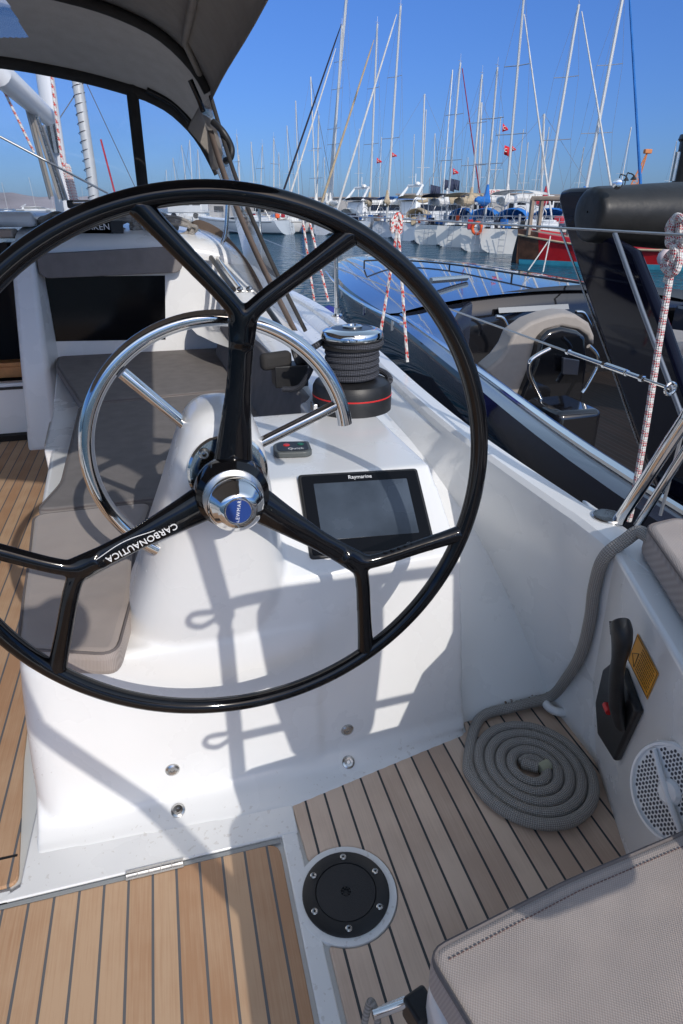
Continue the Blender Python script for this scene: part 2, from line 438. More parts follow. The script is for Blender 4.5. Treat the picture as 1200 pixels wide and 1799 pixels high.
def smooth_path(pts, n=8, closed=False):
    pts = [Vector(p) for p in pts]; out = []
    m = len(pts)
    rng = range(m) if closed else range(m - 1)
    for i in rng:
        if closed: p0, p1, p2, p3 = pts[i - 1], pts[i], pts[(i + 1) % m], pts[(i + 2) % m]
        else: p0, p1, p2, p3 = pts[max(i - 1, 0)], pts[i], pts[i + 1], pts[min(i + 2, m - 1)]
        for k in range(n):
            t = k / n
            out.append(0.5 * ((2 * p1) + (-p0 + p2) * t + (2 * p0 - 5 * p1 + 4 * p2 - p3) * t * t + (-p0 + 3 * p1 - 3 * p2 + p3) * t ** 3))
    if not closed: out.append(pts[-1])
    return out

def text_mesh(name, body, size, m, parent, mtx, extrude=0.0006, sx=1.0, spacing=1.0, align='CENTER'):
    cu = bpy.data.curves.new(name, 'FONT'); cu.body = body; cu.size = size
    cu.extrude = extrude; cu.align_x = align; cu.align_y = 'CENTER'; cu.space_character = spacing
    cu.resolution_u = 3
    t = bpy.data.objects.new('tmp', cu)
    me = bpy.data.meshes.new_from_object(t)
    bpy.data.objects.remove(t); bpy.data.curves.remove(cu)
    me.transform(mtx @ Matrix.Diagonal((sx, 1, 1, 1)))
    me.name = name
    return link(name, me, m, parent)

def frame(origin, x, y):
    """4x4 with given x and y directions"""
    x = Vector(x).normalized(); y = Vector(y); y = (y - x * x.dot(y)).normalized(); z = x.cross(y)
    m = Matrix.Identity(4)
    for i in range(3): m[i][0] = x[i]; m[i][1] = y[i]; m[i][2] = z[i]; m[i][3] = Vector(origin)[i]
    return m


from mathutils.bvhtree import BVHTree
_bvh = {}
def on_surface(objs, px, py, off=0.0):
    """the point where the sight line through a photo pixel meets the built surface, lifted by off along its normal"""
    dg = bpy.context.evaluated_depsgraph_get(); d = ray(px, py).normalized(); best = None
    for o in objs:
        if o.name not in _bvh:
            bpy.context.view_layer.update(); _bvh[o.name] = BVHTree.FromObject(o, bpy.context.evaluated_depsgraph_get())
        h = _bvh[o.name].ray_cast(CO, d)
        if h[0] is not None and (best is None or h[3] < best[1]): best = (h[0], h[3], h[1])
    if best is None: return None, None
    n = best[2]
    if n.dot(d) > 0: n = -n
    return best[0] + n * off, n

def make_translucent(m, w, col):
    nt = m.node_tree; b = nt.nodes['Principled BSDF']; out = nt.nodes['Material Output']
    t = nt.nodes.new('ShaderNodeBsdfTranslucent'); t.inputs[0].default_value = (*col, 1); mx = nt.nodes.new('ShaderNodeMixShader'); mx.inputs[0].default_value = w
    nt.links.new(b.outputs[0], mx.inputs[1]); nt.links.new(t.outputs[0], mx.inputs[2]); nt.links.new(mx.outputs[0], out.inputs[0])
make_translucent(M['canvas'], 0.14, (0.35, 0.31, 0.28))

add_specks(M['gel'], (0.45, 0.40, 0.34), scale=70, th=0.77, amt=0.3)
# ================================================================ OWN YACHT (one thing, many parts)
yacht = empty('sailing_yacht', 'white sailing yacht seen from its own helm, teak cockpit, black steering wheel and grey sprayhood', 'sailing yacht')

# ---- hull: bulwark with gunwale, swept from stern to bow  (y, x_out, z_top, x_in_top, x_bot, z_bot)
SEC = [(-0.45, 1.04, 0.72, 0.965, 1.06, 0.0), (0.6, 1.075, 0.73, 1.0, 1.12, 0.0), (1.24, 1.10, 0.742, 1.02, 1.145, 0.0), (1.42, 1.095, 0.745, 1.015, 1.10, 0.05),
       (1.75, 1.075, 0.755, 0.995, 1.01, 0.40), (2.1, 1.06, 0.77, 0.975, 0.90, 0.64), (2.6, 1.075, 0.785, 0.99, 0.90, 0.69), (3.3, 1.11, 0.81, 1.03, 0.95, 0.715),
       (4.36, 1.15, 0.84, 1.07, 1.0, 0.75), (5.3, 1.12, 0.86, 1.04, 0.97, 0.77), (6.5, 0.98, 0.88, 0.90, 0.83, 0.79), (8.5, 0.5, 0.93, 0.42, 0.36, 0.84),
       (11.5, -1.0, 1.0, -1.05, -1.1, 0.9)]
mb = MB()
rows = []
for (y, xo, zt, xi, xb, zb) in SEC:
    rows.append([(xo - 0.12, y, -1.1), (xo + 0.0, y, -0.3), (xo + 0.012, y, zt - 0.05), (xo + 0.006, y, zt - 0.014), (xo - 0.008, y, zt), (xi + 0.012, y, zt - 0.002), (xi - 0.003, y, zt - 0.014), (xi - 0.006, y, zt - 0.04), (xb + (xi - xb) * 0.25, y, zb + (zt - zb) * 0.25), (xb, y, zb), (xb - 0.03, y, zb - 0.005)])
# refine along y
fine = []
for k in range(len(rows[0])):
    fine.append(smooth_path([r[k] for r in rows], 5))
mb.grid([[fine[k][i] for k in range(len(fine))] for i in range(len(fine[0]))])
mb.build('bulwark', M['gel'], yacht, recalc=False)

# ---- side deck between bulwark, console and cabin side
mb = MB()
rows = []
for (y, xo, zt, xi, xb, zb) in SEC[3:-1]:
    xl = 0.70 if y < 2.0 else 0.62 if y < 4 else 0.2
    rows.append([(xb + 0.01, y, zb), (xb - 0.03, y, zb - 0.004), ((xb + xl) / 2, y, zb - 0.002), (xl, y, zb)])
rows.insert(0, [(1.12, 1.40, -0.01), (1.09, 1.40, -0.01), (0.95, 1.40, -0.01), (0.70, 1.40, -0.01)])
fine = [smooth_path([r[k] for r in rows], 4) for k in range(4)]
mb.grid([[fine[k][i] for k in range(4)] for i in range(len(fine[0]))])
mb.build('side_deck', M['gel'], yacht)

# ---- sole moulding (white) with teak panels let in
mb = MB(False)
mb.box(-1.6, 2.0, -0.05, 5.4, 5.9, 0.08)
mb.build('sole_moulding', M['gel_grey'], yacht, bevel=0.003)
def slab(name, poly, z0, z1, m, bev=0.004, rnd=0):
    b = MB(False); b.prism([(p[0], p[1], z0) for p in poly], (0, 0, z1 - z0))
    return b.build(name, m, yacht, bevel=bev, seg=2)
def round_poly(poly, rads, n=5):
    out = []; m = len(poly)
    for i, p in enumerate(poly):
        r = rads[i] if isinstance(rads, (list, tuple)) else rads
        p = Vector(p); a = (Vector(poly[i - 1]) - p); b = (Vector(poly[(i + 1) % m]) - p)
        if r <= 0: out.append(p); continue
        ra = min(r, a.length * .45); rb = min(r, b.length * .45)
        A = p + a.normalized() * ra; B = p + b.normalized() * rb
        for k in range(n + 1):
            t = k / n; out.append((1 - t) ** 2 * A + 2 * t * (1 - t) * p + t * t * B)
    return out
def G(px, py, z=0.0): v = PZ(px, py, z); return (v.x, v.y)
# hinged teak hatch panel (aft, port of the white bar)
hy = 1.122
xr = G(494, 1600)[0]
panel = round_poly([(-1.6, -0.4), (-1.6, hy), (0.135, hy), (0.128, -0.4)], [0, 0, 0.035, 0])
slab('teak_hatch_panel', panel, -0.012, 0.0, M['teak_sun'])
# starboard teak with the bite for the round hatch
hc = (0.268, 0.945); hr = 0.112
p0 = (0.196, 1.232)
arc = []
pl = [(0.196, -0.4), (0.196, hc[1] - 0.118)]
for k in range(0, 29):
    a = R(-122 + k * (360 - 116) / 28.0 * 1.0)
    arc.append((hc[0] + hr * 1.13 * math.cos(a), hc[1] + hr * 1.13 * math.sin(a)))
poly = [(0.196, -0.4)] + [(0.198, arc[0][1] - 0.006)] + [a for a in arc if a[0] > 0.2] + [(0.198, arc[-1][1] + 0.01), (0.190, 1.235), (0.78, 1.352), (0.80, 1.44), (1.16, 1.44), (1.14, 1.24), (0.98, 0.80), (0.9, -0.4)]
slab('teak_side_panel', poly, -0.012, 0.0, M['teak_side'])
# forward sole, port of the seat
poly = round_poly([(-0.505, 1.18), (-0.56, 1.6), (-0.62, 2.3), (-0.74, 3.4), (-0.84, 5.0), (-4.0, 5.0), (-4.0, 1.18)], [0.03, 0, 0, 0, 0, 0, 0])
slab('teak_sole', poly, -0.012, 0.0, M['teak_sun'])
# plank end board and caulk line of the forward sole
mb = MB(False); mb.box(-2.2, 1.262, 0.0006, 3.36, 0.006, 0.002); mb.build('end_caulk', M['black'], yacht)
# joint between the hatch and its rim, hinge
mb = MB(False); mb.box(-0.73, 1.1275, -0.004, 1.74, 0.011, 0.006); mb.build('hatch_seal', mat('grey_seal', (0.30, 0.31, 0.31), 0.7), yacht)
ha = PZ(222, 1532, 0); hb = PZ(322, 1508, 0)
mb = MB(); mb.box((ha.x + hb.x) / 2, 1.127, 0.003, hb.x - ha.x, 0.026, 0.004)
for i in range(5):
    w = (hb.x - ha.x) / 5
    mb.tube([(ha.x + w * i + 0.001, 1.127, 0.006), (ha.x + w * (i + 1) - 0.001, 1.127, 0.006)], 0.0055, 10)
mb.build('hinge', M['steel'], yacht)
# the white bar running aft beside the hatch
mb = MB(); mb.prism([(0.140, -0.4, -0.012), (0.145, 1.19, -0.012), (0.188, 1.19, -0.012), (0.186, -0.4, -0.012)], (0, 0, 0.012)); mb.build('sole_rib', M['gel'], yacht, bevel=0.005)

# ---- round inspection hatch in the sole
mb = MB(); mb.lathe([(0, 0.001), (hr * 1.10, 0.001), (hr * 1.11, -0.004), (hr * 1.11, -0.012)], (hc[0], hc[1], 0.0), seg=64)
ring = mb.build('inspection_hatch', M['gel'], yacht); tag(ring, 'round black inspection hatch held by six screws in the teak')
mb = MB(); mb.lathe([(0.073, 0.0035), (0.0745, 0.0075), (0.101, 0.0075), (0.1055, 0.005), (0.106, 0.0005)], (hc[0], hc[1], 0.0), seg=64); mb.build('hatch_ring', M['black'], ring)
mb = MB(); mb.lathe([(0, 0.002), (0.012, 0.002), (0.0125, 0.0065), (0.0715, 0.0068), (0.0725, 0.0045), (0.074, 0.0035)], (hc[0], hc[1], 0.0), seg=64); mb.build('hatch_lid', mat('black_lid', (0.02, 0.021, 0.024), 0.5, bump=0.3, bscale=700), ring)
mb = MB()
for k in range(8): mb.box(hc[0] + 0.0095 * math.cos(k * PI / 4), hc[1] + 0.0095 * math.sin(k * PI / 4), 0.004, 0.004, 0.004, 0.004)
mb.build('key_socket', M['black'], ring)
for k in range(6):
    a = R(57 + 60 * k + 22)
    x, y = hc[0] + 0.089 * math.cos(a), hc[1] + 0.089 * math.sin(a)
    mb = MB(); mb.lathe([(0.0028, 0.0075), (0.003, 0.0105), (0.0062, 0.0108), (0.008, 0.0095), (0.0082, 0.0076)], (x, y, 0), seg=20)
    o = mb.build('screw', M['steel'], ring)

# ---- console / pedestal base: one moulding with soft fillets
def srect(cx, cy, hx, hy, z, n=36, p=3.2):
    out = []
    for k in range(n):
        a = 2 * PI * k / n; c, s = math.cos(a), math.sin(a)
        out.append((cx + hx * math.copysign(abs(c) ** (2 / p), c), cy + hy * math.copysign(abs(s) ** (2 / p), s), z))
    return out
mb = MB()
# base block under the seat ledge: rounded port-aft corner
rws = []
for z, xl, yf in ((-0.03, -0.480, 1.300), (0.10, -0.474, 1.308), (0.25, -0.463, 1.319), (0.40, -0.450, 1.335), (0.485, -0.440, 1.343), (0.505, -0.425, 1.358)):
    q = round_poly([(xl, yf), (0.30, yf + 0.025), (0.30, 2.25), (xl - 0.07, 2.25)], [0.11, 0, 0, 0], 8)
    rws.append([(v.x, v.y, z) for v in q])
mb.grid(rws, close_u=True)
vs = list(mb.bm.verts); n_ = len(rws[0]); mb.face(vs[:n_][::-1]); mb.face(vs[-n_:])
# console: side profile, tapered in x with height
def xr_at(z): return 0.770 + (0.717 - 0.770) * (z / 0.81)
prof = [(1.349, -0.03), (1.372, 0.30), (1.400, 0.63), (1.632, 0.811), (2.25, 0.812), (2.25, -0.03)]
L = [mb.bm.verts.new((0.06, y - (0.023 if y < 1.5 else 0), z)) for y, z in prof]; Rr = [mb.bm.verts.new((xr_at(z), y, z)) for y, z in prof]
mb.face(L); mb.face(Rr[::-1])
for i in range(len(prof)):
    j = (i + 1) % len(prof); mb.face([L[i], Rr[i], Rr[j], L[j]])
# horn that carries the wheel
lv = []
for z, xl, xr_, yf, yb in [(0.38, -0.235, 0.26, 1.40, 1.90), (0.46, -0.225, 0.26, 1.375, 1.88), (0.52, -0.195, 0.255, 1.358, 1.82), (0.60, -0.162, 0.245, 1.338, 1.76), (0.70, -0.126, 0.232, 1.318, 1.70), (0.80, -0.093, 0.217, 1.296, 1.64),
                           (0.90, -0.056, 0.203, 1.277, 1.58), (0.98, -0.028, 0.193, 1.262, 1.54), (1.04, -0.008, 0.181, 1.256, 1.51), (1.08, 0.008, 0.168, 1.258, 1.49), (1.107, 0.026, 0.150, 1.268, 1.47), (1.122, 0.048, 0.128, 1.285, 1.44), (1.127, 0.07, 0.106, 1.31, 1.40)]:
    lv.append(srect((xl + xr_) / 2, (yf + yb) / 2, (xr_ - xl) / 2, (yb - yf) / 2, z, p=3.4 if z < 1.0 else 2.8))
vr = mb.grid(lv, close_u=True); mb.face(vr[0][::-1]); mb.face(vr[-1])
# toe that flares onto the sole (solid wedge)
rows = []
for t in range(0, 33):
    x = -0.478 + t * (1.248 / 32)
    yt = 1.245 - 0.03 * (x + 0.478) / 0.65 if x < 0.18 else 1.215 + (x - 0.18) * (1.338 - 1.215) / 0.59
    rows.append([(x, yt, -0.03), (x, yt, 0.002), (x, yt + 0.028, 0.006), (x, yt + (1.345 - yt) * .6, 0.022), (x, 1.36, 0.075), (x, 1.5, 0.075), (x, 1.5, -0.03)])
vr = mb.grid(rows, close_u=True); mb.face(vr[0][::-1]); mb.face(vr[-1])
ped = mb.build('pedestal_moulding', M['gel'], yacht)
md = ped.modifiers.new('remesh', 'REMESH'); md.mode = 'VOXEL'; md.voxel_size = 0.008; md.use_smooth_shade = True
md = ped.modifiers.new('smooth', 'SMOOTH'); md.factor = 0.5; md.iterations = 9
mb = MB(); mb.box(0.61, 3.5, 0.39, 0.24, 2.6, 0.82); mb.build('side_locker', M['gel'], yacht, bevel=0.02)
mb = MB(); mb.hexa([(-0.55, 2.2, -0.012), (0.3, 2.2, -0.012), (0.3, 4.79, -0.012), (-0.72, 4.79, -0.012), (-0.515, 2.2, 0.497), (0.3, 2.2, 0.497), (0.3, 4.79, 0.497), (-0.70, 4.79, 0.497)]); mb.build('seat_locker', M['gel'], yacht, bevel=0.02)
mb = MB()
mb.prism([(-0.56, 1.139, -0.012), (-0.50, 1.17, -0.012), (-0.49, 1.6, -0.012), (0.2, 1.6, -0.012), (0.19, 1.139, -0.012)], (0, 0, 0.0135))
mb.prism([(-2.6, 1.139, -0.012), (-2.6, 1.168, -0.012), (-0.52, 1.168, -0.012), (-0.52, 1.139, -0.012)], (0, 0, 0.013))
mb.build('console_plinth', M['gel'], yacht, bevel=0.004, seg=2)

# screws on the base front
for px, py in ((610, 1282), (612, 1339), (303, 1352), (313, 1424)):
    v, nrm = on_surface([ped], px, py)
    mb = MB(); mb.lathe([(0, 0.0025), (0.005, 0.0025), (0.006, 0.005), (0.013, 0.006), (0.0185, 0.0035), (0.020, -0.002), (0.020, -0.01)], v, nrm, 28)
    o = mb.build('cap_bolt', M['steel'], yacht)

# ---- chart plotter on the sloping panel
pn = Vector((0, -math.sin(R(38)), math.cos(R(38)))); pu = Vector((0, math.cos(R(38)), math.sin(R(38))))
pp = lambda px, py: PP(px, py, (0, 1.4, .63), pn)
K = [pp(523, 837), pp(733, 826), pp(762, 968), pp(542, 988)]
pc = sum(K, Vector()) / 4
ux = ((K[1] - K[0]) + (K[2] - K[3])).normalized(); uy = (pu - ux * pu.dot(ux)).normalized(); uz = ux.cross(uy)
def PL(a, b, h=0.0): return pc + ux * a + uy * b + uz * h
def plate(b, w, h, z0, z1, r, cx=0.0, cy=0.0, f=PL, n=5):
    q = round_poly([(cx - w / 2, cy - h / 2), (cx + w / 2, cy - h / 2), (cx + w / 2, cy + h / 2), (cx - w / 2, cy + h / 2)], r, n)
    b.prism([f(p[0], p[1], z0) for p in q], (f(0, 0, z1) - f(0, 0, z0)))
PW, PH = 0.354, 0.258
mb = MB(); plate(mb, PW, PH, -0.004, 0.016, 0.012)
plot = mb.build('chart_plotter', M['black'], yacht, bevel=0.004); tag(plot, 'black chart plotter with a dark blank screen')
m_scr = mat('unlit_screen', (0.05, 0.064, 0.085), 0.22, coat=0.6, coat_rough=0.1, noise=0.75, nscale=5, rvar=0.12)  # mottled colour stands in for reflections on the screen
mb = MB(False); plate(mb, PW - 0.016, PH - 0.016, 0.0155, 0.0172, 0.008); mb.build('glass', M['black_smooth'], plot)
mb = MB(False); plate(mb, 0.274, 0.174, 0.0170, 0.0179, 0.003, 0, 0.008); mb.build('screen', m_scr, plot)
text_mesh('lettering', 'Raymarine', 0.0165, M['white_ink'], plot, frame(PL(0.0, 0.1095, 0.0176), ux, uy), 0.0003)
mb = MB()
for k, x in enumerate((0.100, 0.112, 0.121, 0.130, 0.139)):
    r = 0.0062
    a0, a1 = (0, 2 * PI) if k == 0 else (-PI / 2.4, PI / 2.4)
    pts = [PL(x + r * math.cos(a0 + (a1 - a0) * j / 14), -0.111 + r * math.sin(a0 + (a1 - a0) * j / 14), 0.0176) for j in range(15)]
    mb.tube(pts, 0.0006, 5)
mb.build('power_marks', mat('grey_ink', (0.3, 0.3, 0.3), 0.5), plot)

# ---- small remote with red and green keys
rc = PZ(515, 793, 0.815); ra = (PZ(540, 778, .815) - PZ(482, 780, .815)).normalized()
rx = Vector((ra.x, ra.y, 0)).normalized(); ry = Vector((-rx.y, rx.x, 0))
RF = lambda a, b, h=0: rc + rx * a + ry * b + Vector((0, 0, h))
mb = MB()
q = [(-0.052, -0.05), (0.040, -0.05), (0.058, -0.035), (0.052, 0.05), (-0.04, 0.055), (-0.062, 0.03), (-0.06, -0.03)]
mb.prism([RF(a, b, -0.004) for a, b in round_poly(q, 0.012)], (0, 0, 0.02))
rem = mb.build('windlass_switch', mat('grey_casing', (0.09, 0.10, 0.10), 0.45), yacht, bevel=0.005); tag(rem, 'small grey switch panel with one red and one green key')
mb = MB(); mb.prism([RF(a * 0.82, b * 0.8, 0.0155) for a, b in round_poly(q, 0.012)], (0, 0, 0.002)); mb.build('keypad', M['black'], rem)
mb = MB(); mb.lathe([(0, 0.003), (0.009, 0.002), (0.011, 0)], RF(-0.02, 0.012, 0.0175), seg=20); mb.build('red_key', M['red'], rem)
mb = MB(); mb.lathe([(0, 0.003), (0.009, 0.002), (0.011, 0)], RF(0.024, 0.018, 0.0175), seg=20); mb.build('green_key', M['green'], rem)
text_mesh('lettering', 'Quick', 0.02, M['white_ink'], rem, frame(RF(0.008, -0.022, 0.0178), rx, ry), 0.0002)

# ---- steering wheel
WC = Vector((0.095, 1.2, 0.974)); WR = 0.5515
wheel_root = MB()
a0 = R(82.5)
wp = lambda r, a, dy=0.0: WC + Vector((r * math.cos(a), dy, r * math.sin(a)))
mb = MB(); mb.tube([wp(WR, 2 * PI * k / 160) for k in range(160)], 0.0180, 20, closed=True, up=(0, 1, 0), flat=1.0)
wheel = mb.build('steering_wheel', M['black_gloss'], yacht); tag(wheel, 'large gloss black steering wheel with three forked spokes')
wheel.name = 'steering_wheel'
# thin mould line inside the rim
mb = MB(); mb.tube([wp(WR - 0.0172, 2 * PI * k / 160, 0.004) for k in range(160)], 0.0026, 8, closed=True, up=(0, 1, 0)); mb.build('rim_trim', mat('satin_black', (0.05, 0.05, 0.05), 0.3, coat=0.5), wheel)
for s in range(3):
    a = a0 + s * 2 * PI / 3
    mb = MB()
    J = wp(0.352, a)
    n = 16
    pts = [wp(0.035 + (0.352 - 0.035) * t / n, a, 0.004 + 0.02 * (1 - t / n) ** 2) for t in range(n + 1)]
    rad = [0.046 - 0.0215 * min(1, (t / n) * 1.7) ** 0.75 + (0.004 * max(0, t / n - 0.8) / 0.2) for t in range(n + 1)]
    mb.tube(pts, rad, 20, flat=0.62, up=(0, 1, 0))
    for sg in (-1, 1):
        E_ = wp(WR - 0.004, a + sg * R(20.0))
        c1 = J.lerp(E_, 0.35) + (wp(0.352 + 0.04, a) - J) * 0.25
        br = smooth_path([wp(0.30, a), wp(0.343, a + sg * R(0.6)), J.lerp(E_, 0.18) , J.lerp(E_, 0.6), E_], 7)
        rr = [0.0178 + 0.0045 * abs(i / (len(br) - 1) - 0.5) ** 3 * 8 for i in range(len(br))]
        mb.tube(br, rr, 16, flat=0.8, up=(0, 1, 0))
    bmesh.ops.recalc_face_normals(mb.bm, faces=mb.bm.faces)
    o = mb.build('spoke', M['black_gloss'], wheel)
    md = o.modifiers.new('remesh', 'REMESH'); md.mode = 'VOXEL'; md.voxel_size = 0.0035; md.use_smooth_shade = True
    md = o.modifiers.new('smooth', 'SMOOTH'); md.factor = 0.6; md.iterations = 14
ax = Vector((0, -1, 0.0))
mb = MB(); mb.lathe([(0.0, -0.045), (0.062, -0.045), (0.074, -0.03), (0.078, -0.01), (0.074, 0.012), (0.060, 0.026), (0.0, 0.03)], WC, ax, 48)
mb.build('hub', M['black_gloss'], wheel)
HC = WC + Vector((-0.002, 0, 0.0)); hax = Vector((0.03, -1, 0.03)).normalized()
mb = MB(); mb.lathe([(0.0, 0.02), (0.060, 0.02), (0.062, 0.026), (0.061, 0.031), (0.054, 0.033), (0.050, 0.036), (0.049, 0.040)], HC, hax, 48); mb.build('hub_washer', M['steel'], wheel)
mb = MB(); mb.lathe([(0.047, 0.034), (0.047, 0.054), (0.053, 0.056), (0.056, 0.061), (0.056, 0.068), (0.0535, 0.074), (0.048, 0.079), (0.0385, 0.092), (0.034, 0.0965), (0.028, 0.098), (0.0265, 0.096), (0.0, 0.096)], HC, hax, 56)
mb.build('wheel_nut', M['chrome'], wheel)
for k in range(12):
    a = 2 * PI * k / 12
    mb = MB() if k == 0 else mb
    q = hax.to_track_quat('Z', 'Y').to_matrix()
    mb.lathe([(0, 0.003), (0.005, 0.0015), (0.0065, -0.001)], HC + q @ Vector((0.0475 * math.cos(a), 0.0475 * math.sin(a), 0.046)), q @ Vector((math.cos(a), math.sin(a), 0)), 12)
mb.build('grip_studs', M['chrome'], wheel)
mb = MB(); mb.lathe([(0, 0.0968), (0.0245, 0.0968), (0.0250, 0.0960)], HC, hax, 48); mb.build('badge', M['blue_badge'], wheel)
mb = MB(); q = hax.to_track_quat('Z', 'Y').to_matrix()
mb.tube([HC + q @ Vector((0.0248 * math.cos(t * 2 * PI / 48), 0.0248 * math.sin(t * 2 * PI / 48), 0.0970)) for t in range(48)], 0.0007, 6, closed=True); mb.build('badge_ring', M['chrome'], wheel)
text_mesh('lettering', 'LEWMAR', 0.0098, M['white_ink'], wheel, frame(HC + hax * 0.0974, Vector((0.17, 0, 1)), Vector((-1, 0, 0.17))), 0.0002, spacing=1.25)
# lettering on the port spoke, reading outwards from the hub
sa = a0 + 2 * PI / 3
sd = Vector((math.cos(sa), 0, math.sin(sa))); sn = Vector((0, -1, 0))
up_ = sn.cross(sd)
mid = wp(0.205, sa, 0.0) + sn * 0.0150
LM = frame(mid + up_ * 0.002, sd, up_)
lo = text_mesh('lettering', 'CARBONAUTICA', 0.0195, M['white_ink'], wheel, LM, 0.0012, spacing=1.05)
def lz(b, x0, x1, y, w=0.0012):
    pass
# keep the letters lying on the rounded spoke
mb = MB()
def onsp(t, h): return wp(0.225 + t, sa) + up_ * h + Vector((0, -0.0150, 0))
curve = [onsp(t / 20 * 0.13 - 0.055, -0.009 - 0.016 * math.sin(PI * t / 20) ** 1.3 * 0.5) for t in range(21)]
mb.tube(curve, 0.0008, 5); mb.build('flash_line', M['white_ink'], wheel)
# mounting plate on the pedestal
mb = MB(); mb.lathe([(0, 0.01), (0.079, 0.010), (0.084, 0.006), (0.084, -0.03)], (0.094, 1.262, 0.997), (0, -1, 0.06), 56)
mp_ = mb.build('shaft_plate', M['chrome'], yacht)
for k in range(5):
    a = R(144 - 52 * 0 + 72 * k - 10)
    mb = MB(); mb.lathe([(0.004, 0.014), (0.005, 0.017), (0.0085, 0.017), (0.0115, 0.010)], (0.094 + 0.066 * math.cos(a), 1.262, 0.997 + 0.066 * math.sin(a)), (0, -1, 0.06), 20); mb.build('bolt', M['steel'], mp_)
mb = MB(); mb.lathe([(0.030, 0.0), (0.030, 0.05)], (0.095, 1.262, 0.98), (0, -1, 0), 32); mb.build('shaft', M['steel'], mp_)

# ---- stainless hoop guard behind the wheel
HY = 1.345; HCx, HCz = PY(381, 790, HY).x, 0
hp = [PY(*p, HY) for p in ((150, 790), (400, 567), (603, 740), (200, 645), (512, 586), (268, 958), (192, 900))]
# least squares circle
import numpy as _np
A_ = _np.array([[p.x, p.z, 1] for p in hp]); b_ = _np.array([p.x ** 2 + p.z ** 2 for p in hp]); s_ = _np.linalg.lstsq(A_, b_, rcond=None)[0]
hcx, hcz = s_[0] / 2, s_[1] / 2; hrr = math.sqrt(s_[2] + hcx ** 2 + hcz ** 2)
e1 = PY(603, 745, HY); e2 = PY(275, 968, HY)
t1 = math.atan2(e1.z - hcz, e1.x - hcx); t2 = math.atan2(e2.z - hcz, e2.x - hcx) % (2 * PI)
mb = MB(); mb.tube([(hcx + hrr * math.cos(t1 + (t2 - t1) * k / 80), HY, hcz + hrr * math.sin(t1 + (t2 - t1) * k / 80)) for k in range(81)], 0.0165, 20, up=(0, 1, 0))
hoop = mb.build('hoop_rail', M['chrome'], yacht); tag(hoop, 'polished stainless steel hoop grab rail behind the black wheel')
for p, q2 in (((215, 655), (332, 752)), ((590, 712), (462, 776))):
    A0 = PY(*p, HY); B0 = PY(*q2, HY)
    mb = MB(); mb.tube([A0, B0 + (B0 - A0) * 0.12], 0.0125, 16); mb.build('hoop_strut', M['chrome'], hoop)

# ---- winch
wc = Vector((0.655, 2.17, 0.812))
wc = (PZ(618, 715, 0.812)); wc = Vector((wc.x, wc.y, 0.812))
wr = 0.15
mb = MB(); mb.lathe([(wr, 0.0), (wr, 0.052), (wr * 0.995, 0.054)], wc, seg=56)
win = mb.build('winch', M['black'], yacht); tag(win, 'black and chrome sheet winch with dark rope wound round its drum')
mb = MB(); mb.lathe([(wr, 0.054), (wr + 0.001, 0.055), (wr + 0.001, 0.0585), (wr, 0.0595)], wc, seg=56); mb.build('red_ring', M['red'], win)
mb = MB(); mb.lathe([(wr * 0.998, 0.0595), (wr * 0.99, 0.085), (wr * 0.93, 0.102), (wr * 0.8, 0.110), (0.075, 0.112), (0.075, 0.12)], wc, seg=56); mb.build('winch_skirt', M['black'], win)
mb = MB(); mb.lathe([(0.078, 0.11), (0.075, 0.14), (0.076, 0.20), (0.086, 0.225)], wc, seg=48); mb.build('drum', M['black'], win)
mb = MB(); mb.lathe([(0.086, 0.222), (0.110, 0.228), (0.112, 0.236), (0.104, 0.242), (0.104, 0.250), (0.112, 0.256), (0.112, 0.262)], wc, seg=56); mb.build('self_tailing_jaw', M['black'], win)
mb = MB(); mb.lathe([(0.110, 0.258), (0.1145, 0.264), (0.1145, 0.274), (0.109, 0.286), (0.095, 0.2935), (0.078, 0.296), (0.077, 0.2945)], wc, seg=64); mb.build('winch_top', M['chrome'], win)
mb = MB(); mb.lathe([(0.078, 0.2945), (0.05, 0.2965), (0.036, 0.2965)], wc, seg=56); mb.build('top_disc', mat('dark_anodised', (0.05, 0.05, 0.055), 0.3, metal=0.6), win)
mb = MB(); mb.lathe([(0.036, 0.294), (0.037, 0.303), (0.032, 0.306), (0.022, 0.306), (0.02, 0.298), (0, 0.298)], wc, seg=40); mb.build('handle_socket', M['chrome'], win)
mb = MB(); mb.box(wc.x - wr - 0.004, wc.y - 0.03, 0.812 + 0.022, 0.02, 0.05, 0.03); mb.build('line_guide', M['steel'], win, bevel=0.004)
# rope on the winch (separate thing)
pts = []
for k in range(0, 36 * 5 + 1):
    a = 2 * PI * k / 36 + R(200); t = k / 36
    pts.append(wc + Vector((0.091 * math.cos(a), 0.091 * math.sin(a), 0.124 + t * 0.0225)))
last_a = 2 * PI * 5 + R(200)
for k in range(1, 30):
    a = last_a + 2 * PI * k / 36
    pts.append(wc + Vector(((0.091 + 0.014 * min(1, k / 10)) * math.cos(a), (0.091 + 0.014 * min(1, k / 10)) * math.sin(a), 0.124 + 5 * 0.0225 + 0.008 * k / 30 + 0.004)))
b0 = wc + Vector((-0.16, 0.10, 0.19)); blk = wc + Vector((-0.13, 0.32, 0.16))
mb = MB(); mb.tube(pts, 0.0118, 10, caps=True)
pre = smooth_path([pts[0], wc + Vector((0.06, 0.10, 0.128)), wc + Vector((0.135, 0.04, 0.118)), wc + Vector((0.14, -0.03, 0.10)), wc + Vector((0.12, 0.08, 0.06)), wc + Vector((0.05, 0.3, 0.03))], 8)
mb.tube(pre, 0.0118, 10)
post = smooth_path([pts[-1], wc + Vector((-0.13, 0.02, 0.235)), wc + Vector((-0.15, 0.08, 0.20)), wc + Vector((-0.12, 0.14, 0.14)), wc + Vector((-0.16, 0.2, 0.04)), wc + Vector((-0.22, 0.25, 0.02))], 8)
